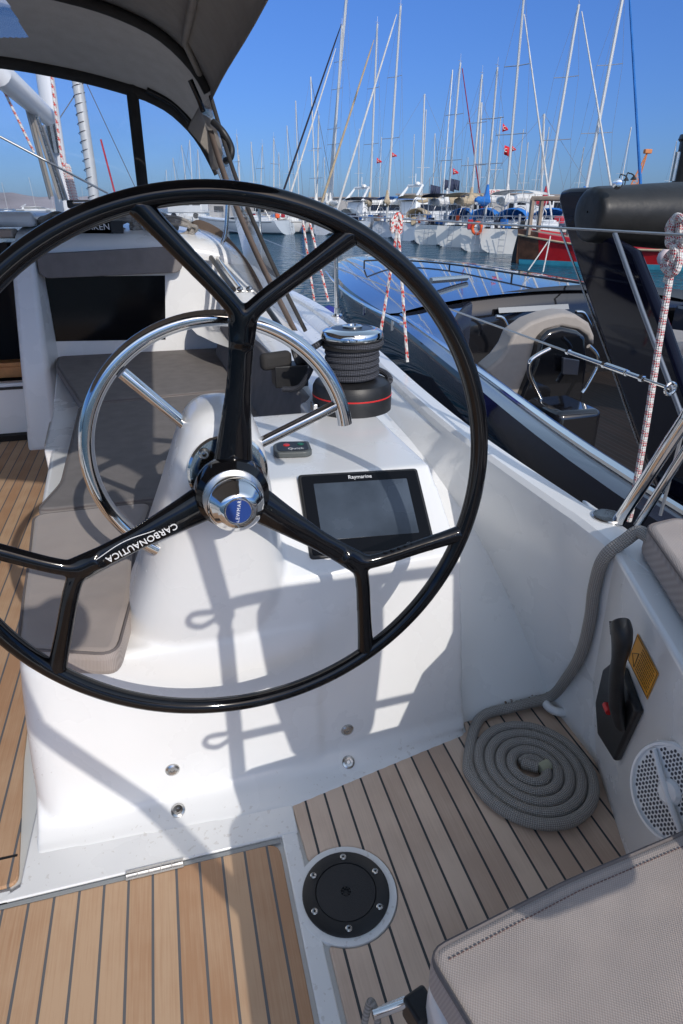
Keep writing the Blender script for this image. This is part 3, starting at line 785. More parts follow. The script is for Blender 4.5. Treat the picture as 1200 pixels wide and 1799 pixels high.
mb.tube(post, 0.0118, 10)
tag(mb.build('winch_rope', M['rope_dark']), 'dark braided sheet wound five times round the winch drum', 'rope')
# turning block beside the winch
bc = wc + Vector((-0.17, 0.36, 0.10))
mb = MB(); mb.lathe([(0.0, -0.025), (0.052, -0.025), (0.056, -0.018), (0.048, -0.008), (0.048, 0.008), (0.056, 0.018), (0.052, 0.025), (0, 0.025)], bc + Vector((0.05, 0, 0.03)), (0.9, -0.3, 0.35), 32)
mb.box(bc.x, bc.y, bc.z - 0.045, 0.14, 0.10, 0.09)
mb.build('turning_block', M['black'], yacht, bevel=0.02, seg=3)
mb = MB(); mb.box(bc.x - 0.06, bc.y - 0.02, bc.z + 0.02, 0.14, 0.05, 0.07, Matrix.Rotation(R(20), 3, 'Z')); mb.build('block_strap', M['canvas_dark'], yacht, bevel=0.02)

# ---- forward cockpit: bulkhead, column, window, companionway
BY = 4.8
def BP(px, py, y=BY): v = PY(px, py, y); return (v.x, v.z)
def wallpoly(name, pts, y, th, m, par, bev=0.0):
    b = MB(False); b.prism([(p[0], y, p[1]) for p in pts], (0, th, 0)); return b.build(name, m, par, bevel=bev)
tl, tr_ = BP(78, 486), BP(290, 484); br_, bl_ = BP(291, 597), BP(98, 600)
# bulkhead built round the window opening
L0, R0 = BP(25, 415)[0] - 0.02, 0.55
mb = MB(False)
zt = 1.30
for poly in ([(L0, -0.01), (L0, zt), (tl[0], zt), (tl[0], tl[1]), (bl_[0], bl_[1]), (bl_[0], -0.01)],
             [(tl[0], zt), (tr_[0], zt), (tr_[0], tr_[1]), (tl[0], tl[1])],
             [(bl_[0], bl_[1]), (br_[0], br_[1]), (br_[0], -0.01), (bl_[0], -0.01)],
             [(tr_[0], zt), (R0, zt - 0.10), (R0, -0.01), (br_[0], -0.01), (br_[0], br_[1]), (tr_[0], tr_[1])]):
    mb.prism([(p[0], BY, p[1]) for p in poly], (0, 0.06, 0))
mb.build('bulkhead', M['gel'], yacht)
mb = MB(False); mb.prism([(p[0], BY + 0.012, p[1]) for p in (tl, tr_, br_, bl_)], (0, 0.02, 0)); win_o = mb.build('bulkhead_window', M['black_smooth'], yacht)
tag(win_o, 'black tinted window in the cabin bulkhead')
m_refl = mat('pink_interior_light', (0.30, 0.14, 0.11), 0.8)
for q in ([(127, 523), (141, 523), (148, 565), (133, 566)], [(152, 523), (165, 523), (162, 541), (145, 543), (144, 534), (152, 531)], [(120, 563), (124, 562), (128, 583), (124, 583)]):
    pass
# column (aft-standing box left of the seat)
cx0, cx1 = BP(48, 790, 4.5)[0], BP(105, 790, 4.5)[0]
mb = MB()
mb.hexa([(cx0, 4.5, -0.01), (cx1, 4.5, -0.01), (cx1 + 0.06, BY + 0.02, -0.01), (cx0, BY + 0.02, -0.01), (L0, 4.70, 1.31), (tl[0] - 0.03, 4.70, 1.31), (tl[0] + 0.01, BY + 0.02, 1.31), (L0, BY + 0.02, 1.31)])
mb.build('companionway_column', M['gel'], yacht, bevel=0.03, seg=4)
# cabin top with rounded aft edge, falling off to starboard
mb = MB(); rows = []
for y, zc in ((BY - 0.03, 1.22), (BY - 0.035, 1.27), (BY - 0.01, 1.315), (BY + 0.06, 1.35), (BY + 0.3, 1.385), (BY + 1.0, 1.42), (BY + 2.4, 1.38), (BY + 4.5, 1.2), (BY + 5.5, 0.95)):
    w = 1.0 if y < BY + 1.5 else max(0.55, 1 - (y - BY - 1.5) * 0.12)
    rows.append([(x * w + (0 if y < BY + 1.5 else -0.15), y + 0.0, min(zc, zc - dz) if True else zc) for x, dz in ((L0 + 0.02, 0.0), (-0.4, 0.0), (0.0, 0.015), (0.25, 0.03), (0.42, 0.06), (0.56, 0.13), (0.66, 0.24), (0.72, 0.38), (0.76, 0.52), (0.78, 0.66))])
mb.grid(rows); cabtop = mb.build('cabin_top', M['gel'], yacht, subsurf=1)
# cabin side aft of the bulkhead: low coaming behind the seat back
mb = MB(); rows = []
for y, x0, z0, x1 in ((2.30, 0.53, 0.822, 0.60), (2.9, 0.50, 0.835, 0.64), (3.5, 0.475, 0.865, 0.70), (4.1, 0.46, 0.96, 0.78), (4.5, 0.45, 1.07, 0.80), (4.85, 0.45, 1.18, 0.80)):
    rows.append([(x0 - 0.10, y, 0.45), (x0 - 0.03, y, z0 - 0.03), (x0, y, z0), (x0 + 0.10, y, z0 + 0.0), (x1, y, z0 - 0.10), (x1 + 0.07, y, 0.68)])
fine = [smooth_path([r[k] for r in rows], 5) for k in range(6)]
mb.grid([[fine[k][i] for k in range(6)] for i in range(len(fine[0]))]); mb.build('cockpit_coaming', M['gel'], yacht, subsurf=1)
# companionway opening left of the column: dark interior, teak step, sill
mb = MB(False); mb.box(-2.2, 5.6, 0.7, 2.6, 0.05, 1.3); mb.box(-2.2, 5.2, 0.02, 2.6, 0.9, 0.04); mb.box(-0.93, 5.15, 0.7, 0.05, 0.8, 1.2)
mb.build('cabin_interior', mat('dark_interior', (0.012, 0.009, 0.008), 0.8), yacht)
s0 = PY(0, 645, 4.95); s1 = PY(34, 625, 4.95)
mb = MB(False); mb.box(-1.6, 5.02, s0.z + 0.01, 1.42, 0.12, 0.03); mb.box(-1.6, 4.98, s0.z - 0.045, 1.42, 0.02, 0.075); mb.build('companionway_step', mat('varnished_teak', (0.62, 0.27, 0.09), 0.35, noise=0.2, nscale=20), yacht, bevel=0.004)
z1 = PY(0, 668, 4.86).z; mb = MB(False); mb.box(-1.75, 4.86, z1 / 2 - 0.01, 1.6, 0.08, z1 - 0.01); mb.build('companionway_sill', M['gel'], yacht, bevel=0.012)
mb = MB(False); mb.box(-1.75, 4.815, z1 * 0.88, 1.6, 0.012, 0.018); mb.build('sill_track', M['black'], yacht)
mb = MB(False); zz = PY(0, 410, 4.9).z; mb.box(-1.75, 4.92, zz + 0.0, 1.75, 0.2, 0.05); mb.build('hatch_hood_edge', mat('beige_trim', (0.42, 0.34, 0.28), 0.6), yacht, bevel=0.01)
mb = MB(False); mb.box(-1.75, 4.93, zz - 0.06, 1.75, 0.08, 0.06); mb.build('hatch_track', M['steel'], yacht)
mb = MB(); zz2 = PY(0, 385, 5.1).z; mb.box(-1.9, 5.5, zz2 + 0.0, 2.3, 1.1, 0.09); mb.build('sliding_hatch', M['gel'], yacht, bevel=0.03)

# ---- seat opening in the locker side
# ---- sprayhood and canopy
hood_x = 0.456
prof = [(0.452, 2.13), (0.455, 2.17), (0.44, 2.22), (0.385, 2.31), (0.30, 2.40), (0.18, 2.49), (0.02, 2.56), (-0.25, 2.63), (-0.8, 2.70), (-1.5, 2.74), (-2.6, 2.70), (-3.4, 2.4), (-3.6, 2.1)]
rows = [[(x, y, z - 0.012 * math.sin((y + 0.45) * 1.4) ** 2) for x, z in smooth_path([Vector((a, b, 0)) for a, b in prof], 3) and [(v.x, v.y) for v in smooth_path([Vector((a, b, 0)) for a, b in prof], 3)]] for y in [-0.42 + k * 0.33 for k in range(17)]]
yb1 = rows[-1][0][1]
mb = MB(); mb.grid(rows); hood = mb.build('sprayhood', M['canvas'], yacht, solid=0.004)
tag(hood, 'grey canvas sprayhood and canopy over the cockpit')
# front of the hood: from bow 1 down to bow 2, then the windscreen
B1 = 4.88
pa = [(v.x, v.y) for v in smooth_path([Vector((a, b, 0)) for a, b in prof], 3)]
ring1 = [Vector((x, B1, z)) for x, z in pa]
b2px = [(385, 300), (366, 262), (350, 236), (330, 212), (300, 185), (270, 168), (240, 156), (160, 133), (80, 116), (0, 103), (-160, 85), (-500, 60)]
ring2k = [PY(px, py, 6.0) for px, py in b2px] + [Vector((-3.6, 6.0, 2.2))]
def resample(pts, n):
    L = [0]
    for a, b in zip(pts, pts[1:]): L.append(L[-1] + (b - a).length)
    out = []
    for k in range(n):
        t = L[-1] * k / (n - 1); i = 0
        while i < len(L) - 2 and L[i + 1] < t: i += 1
        u = (t - L[i]) / max(1e-9, L[i + 1] - L[i]); out.append(pts[i].lerp(pts[i + 1], min(1, u)))
    return out
r1 = resample(ring1, 60); r2 = resample(smooth_path(ring2k, 4), 60)
r1f = resample(ring1, 420); r2f = resample(smooth_path(ring2k, 4), 420)
# keep matching x so the panel does not twist
mb = MB(); rows = []
for t in [k / 90 for k in range(91)]:
    rows.append([a.lerp(b, t) + Vector((0, 0, 0.05 * math.sin(PI * t))) for a, b in zip(r1f, r2f)])
def _inwin(p):
    q = _M.transposed() @ (p - CO); x = 600 - F_PX * q.x / q.z; y = 899.5 + F_PX * q.y / q.z
    return -90 < x < 18 + (y - 12) * 0.6 and -30 < y < 66
mb2 = MB()
for A, B in zip(rows, rows[1:]):
    for k in range(len(A) - 1):
        q = [A[k], A[k + 1], B[k + 1], B[k]]; t_ = mb2 if _inwin(sum(q, Vector()) / 4) else mb
        t_.face([t_.bm.verts.new(v) for v in q])
for t_ in (mb, mb2): bmesh.ops.remove_doubles(t_.bm, verts=t_.bm.verts, dist=1e-5)
mb.build('hood_front_panel', M['canvas'], hood)
mb2.build('roof_window', M['clear'], hood)
# bows
def bow(name, pts, r, m, par=None):
    b = MB(); b.tube(pts, r, 12); return b.build(name, m, par or hood)
bow('bow_tube', [v + Vector((-0.006, -0.02, -0.035)) for v in r1[1:50]], 0.034, M['canvas_dark'])
bow('bow_tube', [v + Vector((-0.004, -0.005, -0.02)) for v in r2[0:50]], 0.042, M['canvas_dark'])
bow('bow_tube', [Vector((0.30, y, 2.375)) for y in (-0.4, 1, 3, 4.6)] + [Vector((0.40, 4.86, 2.25))], 0.02, M['canvas'])
# glossy steel showing on the bows
bow('exposed_bow', smooth_path([PY(258, 158, 5.93), PY(300, 180, 5.93), PY(322, 200, 5.93), PY(334, 214, 5.93)], 4), 0.022, M['black_gloss'])
bow('exposed_bow', [PY(334, 140, 4.80), PY(350, 176, 4.82), PY(357, 196, 4.84)], 0.017, M['black_gloss'])
# windscreen post
pb = PY(251, 330, 6.0); pt = PY(231, 150, 6.0)
bow('windscreen_post', [pt, pt.lerp(pb, 0.5), pb, pb + (pb - pt) * 0.35], 0.046, M['canvas_dark'])
# clear windscreen panels (lower edge on the cabin top)
lowpx = [(412, 470), (330, 405), (250, 372), (120, 372), (0, 372), (-160, 372), (-500, 372)]
low = [PY(px, py, 6.25) for px, py in lowpx] + [Vector((-3.6, 6.25, 1.45))]
low = resample(low, 60)
top_ = r2
mb = MB(); mb.grid([top_, [a.lerp(b, 0.5) for a, b in zip(top_, low)], low]); mb.build('hood_windscreen', M['clear'], hood)
# skirt under the starboard glass
mb = MB(); sk0 = smooth_path([PY(px, py, 5.9) for px, py in ((300, 382), (330, 392))] + [PY(350, 386, 5.8), PY(385, 402, 5.5), PY(414, 432, 5.1), PY(440, 466, 4.7), PY(463, 508, 4.3)], 4); sk1 = [v + Vector((0.03, 0.02, -0.34)) for v in sk0]
mb.grid([sk0, sk1]); mb.build('hood_skirt', mat('brown_canvas', (0.20, 0.15, 0.12), 0.85), hood, solid=0.004)
# gusset where the side flap folds down
mb = MB(False); g = [PY(px, py, 5.0) for px, py in ((352, 182), (334, 216), (330, 226), (352, 252), (366, 270), (372, 298), (384, 298), (392, 270), (380, 225), (372, 190))]
mb.prism(g, (0, 0.02, 0)); mb.build('side_flap', M['canvas'], hood, bevel=0.006)
# side: aft edge band down to the deck, clear side panel, stainless leg, strap
ftop = Vector((hood_x, 4.9, 2.15)); fbot = PZ(537, 582, 0.80)
mid1 = PY(412, 305, 4.55); mid2 = PY(470, 445, 4.1)
edge = smooth_path([ftop, mid1, mid2, fbot], 8)
bow('side_edge', edge, 0.013, M['canvas_dark'])
e2 = [v + Vector((-0.07, 0.08, 0)) * (0.3 + 0.7 * i / len(edge)) for i, v in enumerate(edge)]
b = MB(); b.grid([[v + Vector((-0.045, 0.03, 0)) for v in edge[4:]], [v + Vector((-0.078, 0.06, 0)) for v in edge[4:]]])
b.build('web_strap', mat('brown_webbing', (0.13, 0.10, 0.085), 0.8, noise=0.2, nscale=8), hood, solid=0.003)
fr2 = smooth_path([PY(352, 186, 4.95), PY(385, 300, 5.1), PY(416, 400, 5.2), PY(440, 500, 5.0)], 8)
lo2 = [v + Vector((0.0, 0, 0)) for v in fr2]
e3 = resample(edge, len(lo2))
mb = MB(); mb.grid([e3, [a.lerp(c, 0.5) for a, c in zip(e3, lo2)], lo2]); mb.build('side_window', M['clear_side'], hood)
leg = smooth_path([PY(383, 296, 5.05), PY(396, 330, 5.05), PY(400, 350, 5.05), PY(397, 405, 5.05), PY(391, 425, 5.05)], 5)
bow('hood_leg', leg, 0.0155, M['chrome'])
for px, py in ((391, 436), (372, 436), (438, 508), (422, 508)):
    v = PY(px, py, 5.0 if py < 480 else 3.9); mb = MB(); mb.lathe([(0, -0.02), (0.012, -0.018), (0.017, -0.006), (0.017, 0.006), (0.010, 0.016), (0, 0.018)], v, (0.9, -0.2, 0.2), 12)
    mb.tube([v + Vector((-0.02, 0, -0.012)), v + Vector((0.02, 0, -0.012))], 0.008, 8)
    mb.build('hood_fitting', M['steel'], hood)
tk = [PY(348, 405, 5.3), PY(372, 437, 5.0), PY(402, 480, 4.4), PY(424, 508, 3.9)]
bow('hood_track', [tk[0], tk[1], tk[2], tk[3]], 0.012, M['chrome'], yacht)
bow('hood_track', [v + Vector((-0.045, 0, 0.0)) for v in tk], 0.016, M['black'], yacht)
tk2 = [PY(455, 520, 3.6), PY(500, 585, 3.0), PY(540, 640, 2.7)]
bow('jib_track', tk2, 0.014, M['black'], yacht)
# handle tube outside the hood
hh = smooth_path([PY(374, 214, 4.75), PY(392, 232, 4.7), PY(406, 258, 4.7), PY(405, 276, 4.7), PY(396, 283, 4.75)], 6)
bow('hood_handle', hh, 0.021, M['black'])
# seat-back roll cushion etc are things
def cushion(name, poly, z0, z1, label, m=M['taupe_shaded'], bev=0.022, pipe=True, cat='cushion', group=None, rnd=0.05, puff=0.008):
    root = empty(name, label, cat, (sum(p[0] for p in poly) / len(poly), sum(p[1] for p in poly) / len(poly), z0), group=group)
    root_fix(root)
    pl = round_poly(poly, rnd, 5)
    b = MB(); b.prism([(p[0], p[1], z0) for p in pl], (0, 0, z1 - z0))
    b.build('cover', m, root, bevel=bev, seg=4)
    if pipe:
        b = MB(); cxx = sum(p[0] for p in pl) / len(pl); cyy = sum(p[1] for p in pl) / len(pl)
        ins = bev * 0.35
        pts = []
        for p in pl:
            d = Vector((cxx - p[0], cyy - p[1])); d.normalize(); pts.append((p[0] + d.x * ins, p[1] + d.y * ins, z1 - bev * 0.25))
        b.tube(pts, 0.0038, 6, closed=True, up=(0, 0, 1)); b.build('piping', M['piping'], root)
    return root
def root_fix(root): pass
# long seat cushion along the pedestal (runs forward), two lengths plus the athwart piece
zc = 0.575
def gz(*p): v = PZ(p[0], p[1], zc); return (v.x, v.y)
c1 = [gz(27, 1140), gz(205, 1150), gz(236, 1040), (-0.16, 1.75), (-0.11, 2.12), (-0.50, 2.12), gz(50, 960), gz(38, 1030)]
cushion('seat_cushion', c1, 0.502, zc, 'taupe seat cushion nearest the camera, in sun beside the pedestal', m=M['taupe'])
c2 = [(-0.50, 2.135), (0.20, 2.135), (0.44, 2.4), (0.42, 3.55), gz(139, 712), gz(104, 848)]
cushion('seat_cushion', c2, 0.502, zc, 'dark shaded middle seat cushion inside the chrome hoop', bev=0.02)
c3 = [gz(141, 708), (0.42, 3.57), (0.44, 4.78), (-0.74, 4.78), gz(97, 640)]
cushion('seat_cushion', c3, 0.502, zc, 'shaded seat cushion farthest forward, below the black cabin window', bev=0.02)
# locker front under the forward seat with its opening
lf = [(-0.63, 3.56), (-0.76, 4.79)]
mb = MB(False); mb.prism([(-0.60, 3.0, -0.01), (-0.64, 3.6, -0.01), (-0.76, 4.79, -0.01), (-0.4, 4.79, -0.01), (-0.4, 3.0, -0.01)], (0, 0, 0.51)); mb.build('forward_locker', M['gel'], yacht, bevel=0.01)
# seat back cushions on the coaming
def slope_cushion(name, pts, th, label, m, bev=0.02, cat='cushion'):
    """quad (4 corners) thickened along its normal"""
    P = [Vector(p) for p in pts]; n = (P[1] - P[0]).cross(P[3] - P[0]).normalized()
    root = empty(name, label, cat, P[0])
    b = MB(); b.prism(P, n * th); o = b.build('cover', m, root, bevel=bev, seg=4)
    b = MB(); b.tube([p + n * (th - bev * .3) + (sum(P, Vector()) / 4 - p).normalized() * bev * .5 for p in P], 0.0035, 6, closed=True); b.build('piping', M['piping'], root)
    return root
slope_cushion('backrest_cushion', [(0.43, 2.42, 0.56), (0.50, 2.42, 0.825), (0.455, 3.62, 0.86), (0.36, 3.62, 0.56)], -0.07, 'long shaded taupe backrest cushion along the starboard coaming', M['taupe_shaded'])
slope_cushion('backrest_cushion', [(0.36, 3.64, 0.56), (0.455, 3.64, 0.862), (0.42, 4.45, 1.02), (0.32, 4.6, 0.56)], -0.07, 'short shaded taupe backrest cushion in the corner by the cabin bulkhead', M['taupe_shaded'])
a1, a2 = BP(65, 446, 4.74), BP(318, 432, 4.74); a3, a4 = BP(322, 478, 4.74), BP(72, 489, 4.74)
root = empty('bolster_cushion', 'long shaded taupe bolster cushion hung above the black cabin window', 'cushion', (a4[0], 4.74, a4[1]))
mb = MB(); mb.prism([(p[0], 4.70, p[1]) for p in round_poly([a1, a2, a3, a4], [0.01, 0.01, 0.07, 0.07])], (0, 0.085, 0)); mb.build('cover', M['taupe_shaded'], root, bevel=0.025, seg=4)

# ---- starboard quarter: seat block, helm seat cushion, backrest, throttle, label, grille
_A, _B, _T = Vector((1.17, 1.31, 0)), Vector((1.0, 0.87, 0)), Vector((1.02, 1.17, 0.735))
NB = (_B - _A).cross(_T - _A).normalized()
if NB.x > 0: NB = -NB
PB0 = _B
qb = lambda px, py: PP(px, py, PB0, NB)
qh = lambda px, py, h: PP(px, py, PB0 + NB * h, NB)
mb = MB()
tp = PZ(1085, 955, 0.735); 
e_ = (_A - _B).normalized()
base = [(_A + e_ * .12)[:2], _A[:2], (_B - e_ * .15)[:2], (_B - e_ * .36)[:2], (0.80, -0.4), (1.2, -0.4)]
_S = _T - e_ * (_T - _A).dot(e_)           # top corner straight above _A on the face
topo = [(_S + e_ * .12)[:2], _S[:2], (_S - e_ * ((_A - _B).length + .15))[:2], (_S - e_ * ((_A - _B).length + .36))[:2], (0.75, -0.4), (1.1, -0.4)]
topz = [0.735] * 6
A_ = [mb.bm.verts.new((x, y, -0.012)) for x, y in base]; B_ = [mb.bm.verts.new((x, y, z)) for (x, y), z in zip(topo, topz)]
mb.face(A_[::-1]); mb.face(B_)
for i in range(6): j = (i + 1) % 6; mb.face([A_[i], A_[j], B_[j], B_[i]])
quarter = mb.build('quarter_moulding', M['gel'], yacht, bevel=0.012, seg=4)
bulw = bpy.data.objects['bulwark']
# helm seat: white box with cushion (things resting on it)
c = [PZ(745, 1668, 0.56), PZ(1215, 1448, 0.56)]
mb = MB(); mb.prism([(0.262, 0.50, -0.012), (0.80, 0.575, -0.012), (0.9, -0.3, -0.012), (0.20, -0.3, -0.012), (0.20, 0.28, -0.012), (0.25, 0.33, -0.012)], (0, 0, 0.49)); mb.build('helm_seat_box', M['gel'], yacht, bevel=0.03, seg=4)
hp_ = [(c[0].x, c[0].y), (0.50, 0.525), (c[1].x + 0.03, c[1].y), (0.86, -0.32), (0.27, -0.32), (PZ(850, 1799, .56).x - 0.03, PZ(850, 1799, .56).y)]
hs = cushion('helm_seat_cushion', [hp_[0], hp_[1], hp_[2], hp_[3], (0.21, -0.32), (0.21, 0.26), (0.285, 0.33)], 0.482, 0.56, 'large sunlit taupe woven helm seat cushion with stitched edge, lower right', m=M['taupe'], bev=0.014, rnd=0.03, pipe=True)
# stitched seam: small dashes along the far and left edge
mb = MB()
st = [Vector((hp_[0][0] + 0.028, hp_[0][1] - 0.022, 0.5612)), Vector((hp_[1][0] + 0.01, hp_[1][1] - 0.024, 0.5612)), Vector((hp_[2][0], hp_[2][1] - 0.024, 0.5612))]
for a, b_ in zip(st, st[1:]):
    n = int((b_ - a).length / 0.007)
    for k in range(n):
        mb.tube([a.lerp(b_, k / n), a.lerp(b_, (k + 0.62) / n)], 0.0009, 5)
mb.build('stitching', mat('brown_thread', (0.16, 0.10, 0.09), 0.8), hs)
# upright cushion on the quarter
u0 = PZ(1105, 925, 0.80); 
uc = [(1.055, 1.115), (1.16, 1.13), (1.30, 0.95), (1.28, -0.1), (0.86, -0.1), (0.865, 0.65)]
cushion('quarter_cushion', uc, 0.737, 0.82, 'taupe cushion on the starboard quarter beside the pushpit leg', m=M['taupe'], bev=0.02, rnd=0.03)
# latch at the seat's corner
lt = PZ(700, 1770, 0.40)
mb = MB(); mb.tube([PZ(655, 1783, .40), PZ(712, 1762, .40)], 0.0075, 14); mb.tube([PZ(672, 1772, .40), PZ(712, 1755, .40)], 0.005, 12)
la = mb.build('seat_latch', M['chrome'], yacht)
mb = MB(); v = PZ(728, 1775, .39); mb.box(v.x + 0.008, v.y - 0.005, 0.39, 0.04, 0.045, 0.05, Matrix.Rotation(R(15), 3, 'Z')); mb.build('latch_body', M['black'], la, bevel=0.006)
mb = MB(); mb.tube(smooth_path([PZ(640, 1799, .37), PZ(650, 1760, .40), PZ(660, 1775, .40), PZ(664, 1799, .38)], 6), 0.0055, 10); tag(mb.build('cord_loop', M['rope_grey']), 'end of a grey cord poking up by the chrome seat latch', 'cord')
# throttle lever
mb = MB()
q = [qb(px, py) for px, py in ((1058, 1232), (1062, 1290), (1092, 1337), (1133, 1250), (1104, 1172), (1085, 1165), (1072, 1175))]
mb.prism(q, NB * 0.02); thr = mb.build('throttle_control', M['black'], yacht, bevel=0.007, seg=3); tag(thr, 'black engine throttle lever with a red button on the white seat side')
lev = [(1092, 1275, 0.022, .022), (1084, 1240, 0.040, .025), (1083, 1195, 0.048, .022), (1087, 1160, 0.052, .0205), (1092, 1130, 0.055, .028), (1092, 1108, 0.055, .031), (1089, 1092, 0.055, .027)]
mb = MB(); pts = [qh(a, b_, h) for a, b_, h, r in lev]; rs = [r for *_, r in lev]
pts2 = smooth_path(pts, 5); rr2 = []
for i in range(len(pts2)): t = i / (len(pts2) - 1) * (len(rs) - 1); k = min(int(t), len(rs) - 2); rr2.append(rs[k] + (rs[k + 1] - rs[k]) * (t - k))
mb.tube(pts2, rr2, 14, flat=0.75, up=NB); mb.build('lever', M['black'], thr, subsurf=1)
v = qh(1064, 1238, 0.03)
mb = MB(); mb.lathe([(0.0, 0.03), (0.008, 0.03), (0.0085, 0.026), (0.0085, 0)], v, (-0.36, -0.93, 0.05), 20); mb.build('red_button', M['red'], thr)
mb = MB(); 
for k in range(6): v = qh(1074 + k * 0.3, 1095 + k * 4, 0.07); mb.box(v.x, v.y, v.z, 0.006, 0.012, 0.003, Matrix.Rotation(R(-20), 3, 'Z'))
mb.build('grip_ribs', M['black'], thr)
# amber label
lab = [qb(px, py) + NB * 0.002 for px, py in ((1122, 1113), (1159, 1184), (1139, 1229), (1105, 1159))]
mb = MB(False); mb.prism(lab, NB * 0.0006); lb = mb.build('warning_label', M['yellow'], yacht); tag(lb, 'amber warning label with small print')
mb = MB(False)
def LB(u, v, h=0.0012): a = lab[0].lerp(lab[1], u); b_ = lab[3].lerp(lab[2], u); return a.lerp(b_, v) + NB * h
def stroke(b, u0, v0, u1, v1, w=0.0012): b.tube([LB(u0, v0), LB(u1, v1)], w / 2, 4)
for e in ((0.02, 0.03, 0.98, 0.03), (0.98, 0.03, 0.98, 0.97), (0.98, 0.97, 0.02, 0.97), (0.02, 0.97, 0.02, 0.03)): stroke(mb, *e, w=0.0012)
for e in ((0.08, 0.62, 0.28, 0.36), (0.28, 0.36, 0.28, 0.88), (0.28, 0.88, 0.08, 0.62)): stroke(mb, *e, w=0.0016)
for k in range(9):
    v = 0.12 + k * 0.09
    u = 0.34
    while u < 0.9:
        l = random.uniform(0.03, 0.10); stroke(mb, u, v, min(u + l, 0.93), v, w=0.0014); u += l + 0.018
mb.build('print', M['ink'], lb)
# ventilation grille with round holes
gc = qb(1199, 1392) + NB * 0.02; NBs = NB; NB = (NB + (CO - gc).normalized() * 0.8).normalized()
gu = Vector((0.36, .93, 0)); gu = (gu - NB * gu.dot(NB)).normalized(); gv = -gu.cross(NB) if gu.cross(NB).z < 0 else gu.cross(NB)
GF = lambda a, b_, h=0: gc + gu * a + gv * b_ + NB * h
gr = MB(); gr.lathe([(0.092, -0.07), (0.094, 0.004), (0.090, 0.010), (0.085, 0.010), (0.083, 0.003)], gc, NB, 48)
gro = gr.build('vent_grille', M['gel'], yacht); tag(gro, 'white round vent grille with small holes')
mb = MB(); mb.lathe([(0, 0.004), (0.084, 0.004)], gc, NB, 48); mb.build('grille_plate', M['gel'], gro)
mb = MB(False); st_ = 0.0088
for i in range(-14, 15):
    for j in range(-15, 16):
        x = (i + (0.5 if j % 2 else 0)) * st_; y = j * st_ * 0.86; r = math.hypot(x, y)
        if r < 0.079 and not (abs(y - 0.5 * x) < 0.012) and r > 0.02:
            cvs = [GF(x + 0.0034 * math.cos(t * PI / 3), y + 0.0034 * math.sin(t * PI / 3), 0.0046) for t in range(6)]
            mb.face([mb.bm.verts.new(p) for p in cvs])
go = mb.build('holes', mat('hole_shadow', (0.08, 0.08, 0.09), 0.8), gro, recalc=False); tag(go, None, kind='stuff')
mb = MB(); mb.tube([GF(-0.072, -0.036, 0.008), GF(-0.03, -0.015, 0.012), GF(0.03, 0.015, 0.012), GF(0.072, 0.036, 0.008)], [0.004, 0.006, 0.006, 0.004], 12)
mb.lathe([(0, 0.014), (0.02, 0.012), (0.026, 0.005)], gc, NB, 28); mb.build('grille_bar', M['gel'], gro)

# ---- white drain ring, mooring rope and its coil
dc = PZ(985, 1238, 0.02)
mb = MB(); mb.tube([dc + Vector((0.05 * math.cos(t * PI / 16), 0.042 * math.sin(t * PI / 16), 0.006)) for t in range(32)], 0.014, 12, closed=True); mb.build('drain_ring', M['gel'], yacht)
mb = MB(); cr = 0.0165
pts = []
cen = PZ(940, 1348, 0.0); cen = Vector((0.890, 1.150, cr + 0.001))
turns = 4.9; N = int(turns * 40)
for k in range(N + 1):
    t = k / N; a = R(160) + 2 * PI * turns * (1 - t)
    r = 0.030 + (0.0338 * turns) * t
    ex = 1.0; 
    pts.append(cen + Vector((r * math.cos(a) * 0.93, r * math.sin(a) * 1.0, 0.0)))
start = [cen + Vector((0.02, -0.004, 0.004))]
# tail leaves the coil on its far side, climbs the moulding and goes over the rail
surf_ = [quarter, bulw, bpy.data.objects['side_deck'], bpy.data.objects['teak_side_panel'], ped]
tail = [pts[-3], pts[-1]] + [on_surface(surf_, px, py, 0.019)[0] for px, py in ((838, 1258), (900, 1241), (962, 1226), (1003, 1192))]
tail += [on_surface([quarter, bulw], px, py, 0.018)[0] for px, py in ((1030, 1145), (1047, 1085), (1055, 1030), (1072, 980))] + [PZ(1100, 948, 0.765), PZ(1125, 935, 0.79), PZ(1160, 960, 0.79)]
mb.tube(start[:1] + pts, cr, 12)
mb.tube(smooth_path(tail, 10), cr, 12)
coil = mb.build('mooring_rope', M['rope_grey']); tag(coil, 'thick grey mooring rope coiled flat on the teak, tail led over the rail', 'rope')
mb = MB(); mb.tube([cen + Vector((0.02, -0.012, 0.006)), cen + Vector((0.052, -0.006, 0.010))], 0.0165, 12); mb.build('whipped_end', mat('cream_whipping', (0.42, 0.42, 0.30), 0.7), coil)

# ---- pushpit, stanchions, lifelines
def tubeo(name, pts, r, m, par=yacht, seg=14, n=8, sm=True):
    b = MB(); b.tube(smooth_path(pts, n) if sm and len(pts) > 2 else pts, r, seg); return b.build(name, m, par)
foot = PZ(1087, 915, 0.745)
lg2 = PX(1205, 735, foot.x + 0.04)
dirl = (lg2 - foot)
pm = MB()
top_y = 0.0
P1 = foot; P2 = foot + dirl * 1.0; 
pm.tube([P1, P2], 0.0165, 16)
pm.tube([P1 + Vector((0.045, -0.02, -0.01)), P2 + Vector((0.05, 0.02, -0.07))], 0.011, 12)
pm.tube(smooth_path([P2, P2 + dirl * 0.8, Vector((1.13, 0.60, 1.36)), Vector((1.12, 0.45, 1.42)), Vector((1.08, 0.05, 1.42)), Vector((1.02, 0.0, 1.41)), Vector((0.8, 0, 1.41)), Vector((0.40, 0, 1.41)), Vector((0.355, 0.0, 1.37)), Vector((0.35, 0, 1.30))], 8), 0.0165, 16)
pm.tube([Vector((0.35, 0, 1.32)), Vector((0.33, 0, 0.45))], 0.021, 14)
